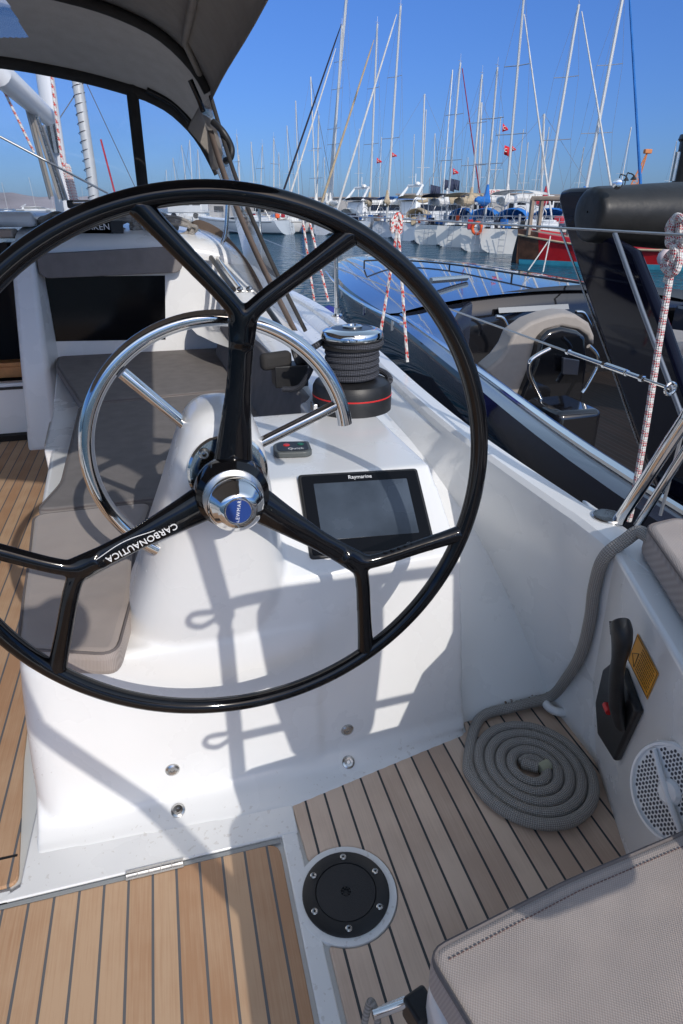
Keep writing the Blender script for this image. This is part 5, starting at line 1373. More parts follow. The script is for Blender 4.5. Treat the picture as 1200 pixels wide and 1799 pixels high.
def yacht_far(label, st, ang, L=11.5, mast=None, mw_=0.085, cover=None, hullm=None, hood=None, fore=None, fm=None, fr_=0.07, rails=True, buoy=None, stripe=True, lit='boat'):
    """st: photo pixel of the stern's waterline; ang: heading from the view line, degrees to the right"""
    P0 = PZ(*st, WZ); d = (Matrix.Rotation(-R(ang), 3, 'Z') @ FH).normalized(); s = Vector((d.y, -d.x, 0))
    B = L * 0.32; fb = 1.15
    root = empty('moored_sailboat', label, 'sailboat', (P0.x, P0.y, WZ), math.atan2(-d.x, d.y), group='sailing boats moored along the far quay')
    hm = hullm or [mw, mw2, mw3][int(st[0]) % 3]
    b = MB()
    R1 = hull_rows(P0, d, s, L, B, fb); R2 = hull_rows(P0, d, -s, L, B, fb)
    b.grid(R1); b.grid(R2)
    tr = [R1[0][k] for k in range(4)] + [R2[0][k] for k in range(3, -1, -1)]
    b.face([b.bm.verts.new(v) for v in tr])
    hu = b.build('hull', hm, root)
    if stripe:
        b = MB()
        for Rr_, sg in ((R1, 1), (R2, -1)):
            b.tube([r[2].lerp(r[3], 0.72) + s * sg * 0.01 for r in Rr_[1:13]], 0.022, 5)
            b.tube([r[0].lerp(r[1], 0.62) + s * sg * 0.012 for r in Rr_[0:13]], 0.055, 5)
        b.build('stripe', mant, hu)
    b = MB(); b.grid([[r[3], (r[3] + q[3]) / 2 + Z3 * 0.08, q[3]] for r, q in zip(R1, R2)]); b.build('deck', mw, root)
    def Q(a, b_, z): return P0 + d * a + s * b_ + Z3 * (z)
    # cabin trunk
    b = MB(); c0, c1 = L * 0.36, L * 0.72; cw = B * 0.28
    b.hexa([Q(c0, -cw, fb - .05), Q(c1, -cw * .6, fb - .0), Q(c1, cw * .6, fb - .0), Q(c0, cw, fb - .05), Q(c0 + .1, -cw * .8, fb + .48), Q(c1 - .5, -cw * .45, fb + .3), Q(c1 - .5, cw * .45, fb + .3), Q(c0 + .1, cw * .8, fb + .48)])
    cb = b.build('cabin', mw, root, bevel=0.06, seg=2)
    for sg in (-1, 1):
        b = MB(False)
        b.hexa([Q(c0 + .4, sg * cw * .96, fb + .12), Q(c1 - .9, sg * cw * .72, fb + .12), Q(c1 - .9, sg * cw * .74, fb + .12), Q(c0 + .4, sg * cw * .99, fb + .12), Q(c0 + .45, sg * cw * .86, fb + .36), Q(c1 - .9, sg * cw * .60, fb + .28), Q(c1 - .9, sg * cw * .64, fb + .28), Q(c0 + .45, sg * cw * .90, fb + .36)])
        b.build('window', mwin, cb)
    # cockpit coaming, wheel, ladder
    b = MB()
    for sg in (-1, 1): b.hexa([Q(0.9, sg * B * .30, fb), Q(c0, sg * B * .30, fb), Q(c0, sg * B * .24, fb), Q(0.9, sg * B * .24, fb), Q(1.0, sg * B * .29, fb + .3), Q(c0, sg * B * .29, fb + .38), Q(c0, sg * B * .25, fb + .38), Q(1.0, sg * B * .25, fb + .3)])
    b.build('cockpit_coaming', mw, root, bevel=0.03, seg=2)
    b = MB(); b.tube([Q(1.9, 0.42 * math.cos(k * PI / 9), fb + .75 + 0.42 * math.sin(k * PI / 9)) for k in range(18)], 0.02, 6, closed=True); b.tube([Q(1.95, 0, fb), Q(1.92, 0, fb + .8)], 0.07, 6); b.build('wheel', mst, root)
    if rails:
        b = MB(); N = 9
        for sg in (-1, 1):
            pr = []
            for k in range(N + 1):
                t = 0.02 + 0.93 * k / N; i = min(13, int(t * 14)); e = (R1 if sg > 0 else R2)[i][3].lerp((R1 if sg > 0 else R2)[i + 1][3], t * 14 - i)
                e = e - s * sg * 0.05; b.tube([e, e + Z3 * 0.62], 0.016, 4); pr.append(e + Z3 * 0.62)
            b.tube(pr, 0.012, 4); b.tube([p - Z3 * 0.3 for p in pr], 0.009, 4)
        a_, c_ = (R1[0][3] - s * .05 + Z3 * .62), (R2[0][3] + s * .05 + Z3 * .62)
        for z_ in (0, -.3): b.tube([a_ + Z3 * z_, a_.lerp(c_, .38) + Z3 * z_], 0.018, 4); b.tube([c_ + Z3 * z_, c_.lerp(a_, .38) + Z3 * z_], 0.018, 4)
        b.build('guard_rail', mst, root)
    b = MB()
    for q_ in (-.18, .18): b.tube([Q(-0.15, q_, -.1), Q(0.1, q_, fb + .15)], 0.02, 5)
    for z_ in (0.1, .4, .7, 1.0): b.tube([Q(-0.1, -.18, z_), Q(-0.1, .18, z_)], 0.018, 5)
    b.build('boarding_ladder', mst, root)
    if hood:
        b = MB(); rows = []
        for a_, z0, w in ((c0 + .9, .42, .8), (c0 + .5, .95, .9), (c0 - .1, 1.12, 1.0), (c0 - .6, 1.05, 1.0)):
            rows.append([Q(a_, B * .27 * w * math.cos(t * PI / 8), fb + z0 * (math.sin(t * PI / 8) ** 0.5 if 0 < t < 8 else 0.25)) for t in range(9)])
        b.grid(rows); b.build('sprayhood', hood, root, solid=0.02)
    rnd = random.Random(int(st[0] * 7 + L))
    if rnd.random() < 0.6:
        m_ = rnd.choice([mbl, mwc, mtan, mdk]); b = MB(); rows = []
        for a_ in (0.7, 1.6, 2.6): rows.append([Q(a_, B * .3 * math.cos(t * PI / 8), fb + 1.75 + .22 * math.sin(t * PI / 8)) for t in range(9)])
        b.grid(rows); bi = b.build('bimini', m_, root, solid=0.02)
        for sg in (-1, 1):
            b = MB(); b.tube([Q(1.6, sg * B * .3, fb), Q(0.7, sg * B * .3, fb + 1.75)], .018, 4); b.tube([Q(1.6, sg * B * .3, fb), Q(2.6, sg * B * .3, fb + 1.75)], .018, 4); b.build('bimini_frame', mst, bi)
    for k in range(rnd.randint(3, 6)):
        m_ = rnd.choice([mbl, mrd, mtan, mwc, mdk, mwood, mor, mg]); b = MB(); a_, q_ = rnd.uniform(.1, 2.4), rnd.uniform(-.36, .36) * B
        v = Q(a_, q_, fb + rnd.uniform(.1, .5)); b.box(v.x, v.y, v.z, rnd.uniform(.15, .5), rnd.uniform(.15, .5), rnd.uniform(.2, .6), Matrix.Rotation(rnd.uniform(0, 3), 3, 'Z')); b.build('deck_gear', m_, root, bevel=.04, seg=2)
    for k in range(rnd.randint(1, 3)):
        a_ = rnd.uniform(1.5, L * .6); sg = rnd.choice((-1, 1)); v = Q(a_, sg * B * .52, .35); b = MB(); b.lathe([(0, .32), (.1, .27), (.13, 0), (.1, -.27), (0, -.32)], v, seg=10); b.build('side_fender', rnd.choice([mw, mbl, mdk]), root)
    # mast and rig from the surveyed pixels
    (bx, by), (tx, ty) = mast
    D = (Q(L * 0.56, 0, 0) - CO).dot(FH)
    mtop = PD(tx, ty, D); mbs = PD(bx, by, D)
    low = mbs + (mbs - mtop) * ((mbs.z - (WZ + fb)) / max(0.1, (mtop.z - mbs.z)))
    b = MB(); b.tube([low, mtop], [mw_, mw_ * 0.8], 8); ms = b.build('mast', mmast, root)
    up = mtop - low
    for f, w in ((0.42, 0.95), (0.70, 0.75)):
        b = MB(); c_ = low + up * f; b.tube([c_ - s * w - d * .15, c_, c_ + s * w - d * .15], 0.025, 5); b.build('spreader', mst, ms)
    b = MB(); b.tube([mtop, mtop + Z3 * 0.5], 0.012, 4); b.tube([mtop + d * -0.25 + Z3 * .1, mtop + d * .2 + Z3 * .1], 0.014, 4); b.build('wind_vane', mst, ms)
    b = MB()
    for sg in (-1, 1):
        b.tube([low + s * sg * B * .42, low + up * .42 + s * sg * .95 - d * .15, low + up * .70 + s * sg * .75 - d * .15, mtop], 0.008, 4)
        b.tube([low + s * sg * B * .42, low + up * .40], 0.007, 4)
    b.tube([Q(0.3, 0, fb), mtop], 0.008, 4); b.build('rigging', M['rig_wire'], root)
    bo0 = low + up * 0.0 + Z3 * 1.3; bo1 = Q(L * 0.56 - L * .36, 0, fb + 1.35) + (low - Q(L * .56, 0, fb)) * 0.5
    b = MB(); b.tube([bo0, bo1], 0.07, 8); b.build('boom', mmast, root)
    if cover:
        n = 14; pts = [bo0.lerp(bo1, k / n * 0.97) + Z3 * (0.16 + 0.03 * math.sin(k * 1.9)) for k in range(n + 1)]
        rs = [0.10 + (0.20 - 0.10 * k / n) * (0.9 + .2 * math.sin(k * 2.3)) for k in range(n + 1)]; rs[0] = 0.14; rs[-1] = 0.05
        b = MB(); b.tube([bo0 + Z3 * 1.1 + (bo1 - bo0) * 0.015] + [bo0 + Z3 * .6 + (bo1 - bo0) * .03] + pts[1:], [0.07, 0.16] + rs[1:], 9); b.build('sail_cover', cover, root)
    if fore:
        (fx, fy), (gx, gy) = fore; Df = (Q(L * .98, 0, 0) - CO).dot(FH)
        Ft, Fb = PD(fx, fy, D), PD(gx, gy, D + (Df - D) * .0)
        Fb = Fb + (Fb - Ft) * max(0, ((Fb.z - (WZ + fb + .3)) / max(.1, Ft.z - Fb.z)))
        n = 12; b = MB(); b.tube([Ft.lerp(Fb, k / n) for k in range(n + 1)], [0.03] + [fr_ * (0.6 + 0.5 * k / n) for k in range(1, n)] + [0.03], 7); b.build('furled_sail', fm or mwc, root)
    if buoy:
        v = PD(*buoy, (Q(0.3, 0, 0) - CO).dot(FH)); b = MB(); b.tube([v + Vector((d.y * 0, 0, 0)) + (s * math.cos(k * PI / 8) + Z3 * math.sin(k * PI / 8)) * .29 for k in range(16)], 0.085, 8, closed=True)
        tag(b.build('life_ring', mor), buoy_labels.pop(0), 'life ring')
    return root
buoy_labels = ['orange life ring hanging on the stern rail of the middle white sailboat', 'bright orange life ring on the stern rail of the boat next to the red hull']
YF = yacht_far
YF('white sailboat at the left end of the quay row, seen right of the sprayhood edge', (425, 409), 55, 10, ((421, 330), (416, 238)), 0.06, None)
YF('white sailboat with a sloping open stern, second in the row past the sprayhood', (468, 411), 50, 11, ((458, 330), (461, 255)), 0.06, mwc)
YF('pale grey hulled sailboat low in the gap under the wheel rim', (512, 412), -60, 11, ((481, 330), (481, 243)), 0.07, None, hullm=mg)
YF('sailboat with a slim mast and white sprayhood behind the wheel rim', (560, 413), 48, 11, ((557, 342), (560, 203)), 0.09, mwc, hood=mwc)
YF('tall masted sailboat with a black furled forestay reaching left', (612, 414), 52, 15, ((578, 345), (611, -30)), 0.15, mwc, fore=((600, 42), (500, 330)), fm=mdk, fr_=0.10)
YF('sailboat whose mast stands close beside the tallest one, white furled sail', (640, 414), 50, 13, ((583, 345), (601, 45)), 0.11, mwc, fore=((590, 85), (512, 335)), fr_=0.09)
YF('sailboat with tan sail cover and tan furled forestay, radar dome on its mast', (668, 417), 50, 13, ((649, 380), (663, 42)), 0.10, mtan, hood=mtan, fore=((657, 70), (567, 350)), fm=mtan, fr_=0.11)
YF('sailboat with the mast topped by an anemometer, long white furled forestay', (705, 423), 48, 13, ((680, 375), (704, 10)), 0.105, mtan, fore=((697, 25), (593, 365)), fr_=0.09, buoy=(732, 393))
YF('white sailboat with blue sprayhood and sloping stern, third left of the red boat', (748, 430), 45, 12, ((787, 350), (809, 110)), 0.085, mwc, hood=mbl, fore=((812, 120), (845, 355)), fm=mat('maroon_canvas', (0.25, 0.015, 0.03), 0.8), fr_=0.05)
YF('white sailboat under a long cream sail cover, second left of the red boat', (790, 434), 42, 12, ((828, 355), (847, 131)), 0.085, mtan, hood=mbl)
YF('white sailboat with blue sail cover and orange life ring left of the red boat', (838, 443), 40, 12, ((855, 350), (874, 118)), 0.075, mbl, hood=mbl, buoy=(838, 401))
YF('white sailboat just behind the red boat, tall pale mast and white furled sail', (880, 446), 38, 13, ((890, 345), (922, -25)), 0.085, mwc, fore=((921, 25), (965, 350)), fr_=0.06)
YF('sailboat with red sail cover behind the wooden boat, mast crossing the dark arch top', (925, 440), 30, 14, ((963, 330), (1017, 8)), 0.10, mrd, hood=mbl, fore=((1022, 20), (1072, 320)), fr_=0.07)
YF('sailboat hidden by the dark arch, only its leaning grey mast showing above', (985, 440), 25, 14, ((1032, 320), (1098, -25)), 0.12, mbl, fore=((1105, -20), (1125, 320)), fm=mbl, fr_=0.10)

# far rows of small boats: hull, cabin, mast
def small(loc, rz, L, mh, label, canvas):
    root = empty('distant_sailboat', label, 'sailboat', (0, 0, 0), 0, 'distant sailboats across the harbour')
    d, s, P0 = Vector((0, 1, 0)), Vector((1, 0, 0)), Vector((0, -L / 2, 0)); B = L * .32
    R1 = hull_rows(P0, d, s, L, B, 1.1); R2 = hull_rows(P0, d, -s, L, B, 1.1)
    b = MB(); b.grid(R1); b.grid(R2); b.grid([[r[3], q[3]] for r, q in zip(R1, R2)]); b.face([b.bm.verts.new(v) for v in [R1[0][k] for k in range(4)] + [R2[0][k] for k in range(3, -1, -1)]]); b.build('hull', mw, root)
    b = MB(); b.box(0, 0.1, 1.35, B * .5, L * .35, 0.5); b.build('cabin', mw, root, bevel=.1, seg=2)
    b = MB(); b.tube([(0, L * .08, 1.1), (0, L * .02, 1.1 + mh)], 0.075, 6); b.tube([(-.8, L * .05, 1 + mh * .5), (.8, L * .05, 1 + mh * .5)], .03, 4); b.build('mast', mmast, root)
    b = MB(); b.tube([(0, L * .06, 2.3), (0, -L * .3, 2.3)], [0.2, .09], 6); b.build('sail_cover', canvas, root)
    b = MB(); b.tube([(0, L * .02, 1.1 + mh), (0, L * .49, 1.4)], .03, 4); b.tube([(0, L * .02, 1.1 + mh), (0, -L * .48, 1.2)], .012, 3); b.build('stays', M['rig_wire'], root)
    return root
protos = [small(None, 0, 10, 13, 'x', mwc), small(None, 0, 11, 15, 'x', mbl), small(None, 0, 9, 11, 'x', mtan)]
def copy_tree(o, par=None):
    c = o.copy(); C.objects.link(c)
    if par: c.parent = par
    for ch in list(o.children): copy_tree(ch, c)
    return c
random.seed(21)
spots = []
for px in (12, 60, 95, 150, 172, 200): spots.append((px, random.uniform(300, 420)))
for px in (300, 312, 328, 345, 357): spots.append((px, random.uniform(110, 170)))
for px in (410, 426, 447, 494, 508, 524, 548, 570): spots.append((px, random.uniform(95, 160)))
for px in (630, 668, 722, 740, 756, 770, 781, 815, 838, 865, 905, 915, 935, 948, 1010, 1085, 1165, 1190): spots.append((px, random.uniform(80, 150)))
cols = ['white', 'blue', 'tan']
names = ['far left beyond the cabin top', 'seen through the sprayhood glass', 'between the sprayhood and the tall masts', 'behind the row of moored yachts']
used = [False] * 3; idx_ = {}
for px, D in spots:
    k = random.randrange(3)
    o = protos[k] if not used[k] else copy_tree(protos[k]); used[k] = True
    v = PD(px, 366, D); o.location = (v.x, v.y, WZ)
    o.rotation_euler = (0, 0, random.uniform(-2.8, 2.8) if D > 200 else random.uniform(-0.9, -0.3) + random.choice((0, PI)))
    sc_ = random.uniform(0.85, 1.15); o.scale = (sc_, sc_, sc_ * random.uniform(.8, 1.1))
    zone = names[0] if px < 240 else names[1] if px < 400 else names[2] if px < 600 else names[3]
    o['label'] = f'tiny distant sailboat with {cols[k]} sail cover, {zone}'
    o['group'] = f'distant sailboats, {cols[k]} cover, {zone}'

# white motor yacht behind the tan-covered boat
def motoryacht(st, ang, L, label, sc=1.0):
    P0 = PZ(*st, WZ); d = (Matrix.Rotation(-R(ang), 3, 'Z') @ FH).normalized(); s = Vector((d.y, -d.x, 0)); B = L * .3
    root = empty('motor_yacht', label, 'motor yacht', (P0.x, P0.y, WZ), 0)
    R1 = hull_rows(P0, d, s, L, B, 1.5, 0.1, 0.9); R2 = hull_rows(P0, d, -s, L, B, 1.5, 0.1, 0.9)
    b = MB(); b.grid(R1); b.grid(R2); b.grid([[r[3], q[3]] for r, q in zip(R1, R2)]); b.face([b.bm.verts.new(v) for v in [R1[0][k] for k in range(4)] + [R2[0][k] for k in range(3, -1, -1)]]); b.build('hull', mw, root)
    Q = lambda a, b_, z: P0 + d * a * L + s * b_ * B + Z3 * z
    b = MB(); b.hexa([Q(.12, -.4, 1.4), Q(.75, -.25, 1.5), Q(.75, .25, 1.5), Q(.12, .4, 1.4), Q(.14, -.36, 2.9), Q(.52, -.3, 2.9), Q(.52, .3, 2.9), Q(.14, .36, 2.9)]); sa_ = b.build('saloon', mw, root, bevel=.12, seg=2)
    b = MB(False); b.hexa([Q(.18, -.402, 2.0), Q(.66, -.30, 2.0), Q(.66, .30, 2.0), Q(.18, .402, 2.0), Q(.18, -.385, 2.6), Q(.57, -.32, 2.6), Q(.57, .32, 2.6), Q(.18, .385, 2.6)]); b.build('window_band', mwin, sa_)
    b = MB(); b.hexa([Q(.10, -.4, 3.0), Q(.5, -.35, 3.0), Q(.5, .35, 3.0), Q(.10, .4, 3.0), Q(.10, -.4, 3.12), Q(.52, -.35, 3.15), Q(.52, .35, 3.15), Q(.10, .4, 3.12)]); b.build('roof', mw, root, bevel=.04, seg=2)
    b = MB()
    for sg in (-1, 1): b.tube([Q(.12, sg * .38, 3.0), Q(.2, sg * .3, 4.3)], [.18, .1], 6)
    b.tube([Q(.2, -.32, 4.3), Q(.2, .32, 4.3)], .14, 6); b.tube([Q(.2, 0, 4.3), Q(.2, 0, 5.4)], .04, 5); b.lathe([(0, .3), (.25, .2), (.3, 0), (0, 0)], Q(.2, .1, 4.4), seg=14); b.build('radar_mast', mw, root)
    return root
motoryacht((600, 404), 55, 14, 'white motor yacht with a dark window band behind the tan-covered sailboat')
motoryacht((690, 408), 60, 13, 'white motor yacht with a sloping white radar mast, right of the tall mast')
motoryacht((30, 372), 75, 30, 'white motor vessel far off on the left against the hills')

# red wooden boat
rw = empty('wooden_boat', 'red painted wooden boat with brown stern and pale blue bottom paint', 'wooden boat', tuple(PZ(1000, 474, WZ)))
mred = mat('red_boat_paint', (0.50, 0.015, 0.02), 0.3, coat=0.5, noise=0.2, nscale=2)
mcy = mat('pale_blue_bottom', (0.06, 0.38, 0.50), 0.5, noise=0.15, nscale=3)
mbr = mat('brown_wood', (0.12, 0.055, 0.03), 0.4, coat=0.4, noise=0.5, nscale=3)
W0 = PZ(903, 466, WZ); W1 = PZ(1230, 478, WZ); dr = (W1 - W0).normalized(); sr_ = Vector((dr.y, -dr.x, 0)); Lr = 11.0
def RQ(a, b_, z): return W0 + dr * a - sr_ * b_ * -1 * 0 + Vector((-dr.y, dr.x, 0)) * b_ + Z3 * z
secs = []
for k in range(13):
    t = k / 12; hb = 1.75 * (math.sin(PI * min(1, (t * .85 + .12))) ** .6) if t < .98 else .1
    top = 1.40 - 0.55 * math.sin(PI * t) + 0.2 * t; rk = 0.25 * (t - .5)
    secs.append((t, hb, top, rk))
def strip(zs, m, name, off=0.0, ss=None, sides=(-1, 1)):
    b = MB()
    for sg in sides:
        b.grid([[RQ(t * Lr + rk * (f(top) if False else (top * fz)), 1.75 - sg * (hb * w + off), zz(top)) for w, fz, zz in zs] for t, hb, top, rk in (ss or secs)])
    return b.build(name, m, rw)
strip([(.62, 0, lambda T: -.4), (.80, 0, lambda T: -.05), (.86, .1, lambda T: .20)], mcy, 'bottom_paint')
strip([(.86, .1, lambda T: .20), (.95, .5, lambda T: .2 + (T - .2) * .5), (1.0, .8, lambda T: T - .22), (1.03, .85, lambda T: T - .2)], mred, 'hull')
strip([(.865, .1, lambda T: .21), (.955, .5, lambda T: .2 + (T - .2) * .5), (1.006, .8, lambda T: T - .22), (1.036, .85, lambda T: T - .2), (1.025, 1, lambda T: T + .035)], mbr, 'stern_planking', 0.012, secs[:2], (1,))
strip([(.865, .1, lambda T: .21), (.955, .5, lambda T: .2 + (T - .2) * .5), (1.006, .8, lambda T: T - .22), (1.036, .85, lambda T: T - .2), (1.025, 1, lambda T: T + .035)], mbr, 'stern_planking', 0.012, secs[:2], (-1,))
strip([(1.03, .85, lambda T: T - .2), (1.02, 1, lambda T: T), (.97, 1, lambda T: T + .03), (.9, 1, lambda T: T - .05)], mred, 'bulwark_rail')
strip([(1.045, .86, lambda T: T - .24), (1.06, .86, lambda T: T - .2), (1.045, .86, lambda T: T - .16)], mtan, 'rubbing_strake', 0.01)
b = MB(); t, hb, top, rk = secs[0]
q = [RQ(-.02, 1.75 + hb * w, z) for w, z in ((.62, -.4), (.86, .2), (.95, .8), (1.0, top))] + [RQ(-.02, 1.75 - hb * w, z) for w, z in ((1.0, top), (.95, .8), (.86, .2), (.62, -.4))]
b.prism(q, -dr * 0.12); b.build('transom', mbr, rw)
b = MB(); b.prism([RQ(-.12, 1.7, -.5), RQ(-.55, 1.7, -.5), RQ(-.5, 1.7, .4), RQ(-.28, 1.7, 1.75), RQ(-.1, 1.7, 1.75)], Vector((-dr.y, dr.x, 0)) * .09); b.build('rudder', mat('dark_rudder', (0.05, 0.05, 0.05), 0.7), rw)
b = MB(); b.grid([[RQ(t * Lr, 1.75 - hb * .9, top - .05), RQ(t * Lr, 1.75 + hb * .9, top - .05)] for t, hb, top, rk in secs]); b.build('deck', mwood, rw)
b = MB()
for a in (0.35, 2.0):
    b.box(*RQ(a, .6, 1.9), .14, .16, 1.4); b.box(*RQ(a, 2.6, 1.9), .14, .16, 1.4)
    b.tube([RQ(a, .5, 2.6), RQ(a, 2.7, 2.6)], .08, 6)
b.tube([RQ(.3, .6, 2.62), RQ(2.2, .6, 2.62)], .09, 6); b.tube([RQ(.3, 2.6, 2.62), RQ(2.2, 2.6, 2.62)], .09, 6); b.build('gallows', mwood, rw)
b = MB(); b.box(*RQ(5.5, 1.75, 1.5), 3.2, 1.7, 1.0, Matrix.Rotation(math.atan2(dr.y, dr.x), 3, 'Z')); b.build('deckhouse', mat('varnished_house', (0.30, 0.13, 0.05), .4, noise=.3, nscale=4), rw, bevel=.08)
b = MB()
for k in range(10): b.tube([RQ(4.2 + k * .65, .25, 1.0), RQ(4.2 + k * .65, .25, 1.75)], .025, 5)
b.tube([RQ(3.8, .25, 1.72), RQ(10.5, .25, 1.85)], .035, 5); b.tube([RQ(3.8, .25, 1.35), RQ(10.5, .25, 1.5)], .02, 5); b.build('rail', mtan, rw)
for k, (px, py) in enumerate(((1168, 452), (1189, 456))):
    v = PD(px, py, (RQ(9, -.2, 0) - CO).dot(FH)); b = MB(); b.lathe([(0, .3), (.12, .27), (.24, .12), (.27, -.05), (.2, -.22), (0, -.3)], v, seg=18)
    tag(b.build('round_fender', mat('pale_pink_fender', (.62, .5, .48), .5)), ['pale round fender hanging on the red boat, the left one of two', 'pale round fender behind the red and white knot'][k], 'fender')
b = MB()
for p, q in (((966, 420), (928, 475)), ((967, 415), (954, 478))): b.tube([PD(*p, 24.6), PD(*q, 23.2)], .022, 5)
b.build('stern_line', M['rope_white'], rw)

# quay, vans, sign, houses, lamps, crane
mq = mat('concrete', (0.32, 0.31, 0.29), .9, noise=.2, nscale=.5)
qa, qb_ = PD(380, 372, 84), PD(1500, 372, 66)
dq = (qb_ - qa).normalized(); nq = Vector((-dq.y, dq.x, 0)); b = MB(False)
b.prism([Vector((v.x, v.y, WZ - .3)) for v in (qa, qb_, qb_ + nq * 14, qa + nq * 14)], (0, 0, 1.3)); tag(b.build('quay', mq), None, kind='structure')
def stand(px, off=3.0):
    t = ray(px, 366); t = Vector((t.x, t.y, 0)); # intersect with quay line
    A = qa + nq * off; M2 = Matrix(((t.x, -dq.x), (t.y, -dq.y))); sol = M2.inverted() @ Vector((A.x, A.y)); return Vector((t.x * sol[0], t.y * sol[0], WZ + 1.0))
def van(px, label, m, w=5.5, h=2.6):
    c = stand(px, 7); root = empty('parked_van', label, 'van', tuple(c)); rot = Matrix.Rotation(math.atan2(dq.y, dq.x), 3, 'Z')
    b = MB(); b.box(c.x, c.y, c.z + .45 + h / 2, w, 2.1, h - .4, rot); b.build('body', m, root, bevel=.15)
    for sx in (-.3, 0.05, .36):
        v = c + rot @ Vector((w * sx, -1.06, 1.85)); b = MB(False); b.box(v.x, v.y, v.z, w * .22, .04, .55, rot); b.build('window', mwin, root)
    for sx in (-.32, .32):
        v = c + rot @ Vector((w * sx, -1.0, .35)); b = MB(); b.lathe([(0, .12), (.2, .12), (.35, .1), (.35, -.1)], v, -nq, 16); b.build('wheel', M['black'], root)
    return root
van(937, 'white camper van parked on the quay behind the red boat', mw, 4.4, 2.3)
van(330, 'white van on the quay seen through the sprayhood glass', mw, 5.0, 2.4)
# low sheds behind
for k, (px, w, h) in enumerate(((560, 18, 2.6), (700, 12, 2.2), (820, 20, 3.0), (1060, 16, 2.8), (450, 14, 2.2))):
    c = stand(px, 30); rot = Matrix.Rotation(math.atan2(dq.y, dq.x), 3, 'Z')
    root = empty('quay_building', ['low pale shed behind the tallest mast', 'low shed between the two radar masts', 'long low building under the hire sign', 'low building behind the dark arch', 'small low shed behind the leftmost quay boats'][k], 'building', tuple(c))
    b = MB(False); b.box(c.x, c.y, c.z + h / 2 - .5, w, 6, h + 1, rot); b.build('wall', mat('shed_wall', (0.42, 0.40, 0.38), .9, noise=.1, nscale=.3), root)
    b = MB(False); b.box(c.x, c.y, c.z + h + .1, w + .6, 6.6, .18, rot); b.build('roof', mat('shed_roof', (0.30, 0.27, 0.26), .8), root)
    for j in range(4):
        v = c + rot @ Vector((-w * .375 + j * w * .25, -3.02, h * .5)); b = MB(False); b.box(v.x, v.y, v.z, w * .12, .05, h * .4, rot); b.build('window', mwin, root)
D_ = 62; v = PD(876, 342, D_)
sg_ = empty('hire_sign', 'white board sign reading RENT.CAR in red above the moored boats', 'sign', (v.x, v.y, WZ + 1))
fr0 = Vector((math.cos(-YAW), math.sin(-YAW), 0))
mb = MB(False); rot = Matrix.Rotation(-YAW, 3, 'Z'); mb.box(v.x, v.y, v.z, 1.75, .05, .82, rot); mb.build('board', mwc, sg_)
mb = MB(False)
for q in (-.7, .7): c = v + fr0 * q; mb.box(c.x, c.y, (v.z + WZ + 1) / 2 - .2, .06, .06, v.z - WZ - 1.2, rot)
mb.build('post', mst, sg_)
text_mesh('lettering', 'RENT.CAR', 0.42, mat('sign_red', (.55, .02, .02), .6), sg_, frame(v - FH * .04 + Z3 * .17, fr0, Z3), 0.004)
text_mesh('lettering', '6 938877', 0.30, mat('sign_blue', (.1, .12, .3), .6), sg_, frame(v - FH * .04 - Z3 * .22, fr0, Z3), 0.004)
# flags
mflag = mat('red_flag_cloth', (0.62, 0.02, 0.03), .8)
def flag(px, py, D, w, h, label, m, emblem=True, pts=None, tri=True):
    v = PD(px, py, D); b = MB(); rows = []; w *= .8; h *= .8
    for i in range(9):
        t = i / 8; hh2 = h * (1 - (t * .9 if tri else 0))
        off = FH * (0.12 * w * math.sin(t * 7)); rows.append([v + fr0 * w * t + off + Z3 * (h / 2 + (hh2 - h) * .5 - t * h * .25 + 0), v + fr0 * w * t + off * 1.2 + Z3 * (-hh2 / 2 - t * h * .25)])
    b.grid(rows); o = tag(b.build('flag', m, solid=.006), label, 'flag', 'flags flying over the marina')
    if emblem:
        b = MB(); c = v + fr0 * w * .33 - FH * (.03) + FH * (0.12 * w * math.sin(.33 * 7)) - Z3 * h * .06; r = h * .17
        b.tube([c + (fr0 * math.cos(a) + Z3 * math.sin(a)) * r for a in [R(40 + k * 20) for k in range(15)]], r * .28, 5); b.build('emblem', mwc, o)
    return o
flag(662, 282, 60, .55, .55, 'red pennant with white emblem above the tan sail cover', mflag)
flag(689, 272, 52, .45, .40, 'red pennant close right of the anemometer mast', mflag)
flag(796, 301, 42, .42, .44, 'red pennant low beside the mast with the maroon forestay', mflag)
flag(883, 224, 36, .36, .46, 'highest red pennant, just left of the tall pale mast', mflag)
flag(886, 263, 36, .32, .5, 'red square flag hanging below the highest pennant', mflag, tri=False)
flag(900, 261, 36, .25, .3, 'small red pennant right of the tall pale mast', mflag)
mnavy2 = mat('navy_flag', (0.03, 0.04, 0.08), .8)
for k, (px, py) in enumerate(((756, 333), (781, 324), (790, 322))):
    flag(px, py, 56, 1.0, .9, ['dark banner flag blowing right, leftmost of three dark flags', 'dark banner flag in the middle of the three dark flags', 'dark banner flag nearest the slim mast'][k], mnavy2, emblem=False, tri=False)
b = MB(); 
for px, D in ((755, 56.2), (779, 56.2)):
    b = MB(); v = PD(px, 318, D); b.tube([Vector((v.x, v.y, WZ + 1)), v + Z3 * .2], .04, 6); tag(b.build('flagpole', mst), f'thin pole carrying a dark banner flag, {"left" if px < 770 else "right"} one', 'flagpole')
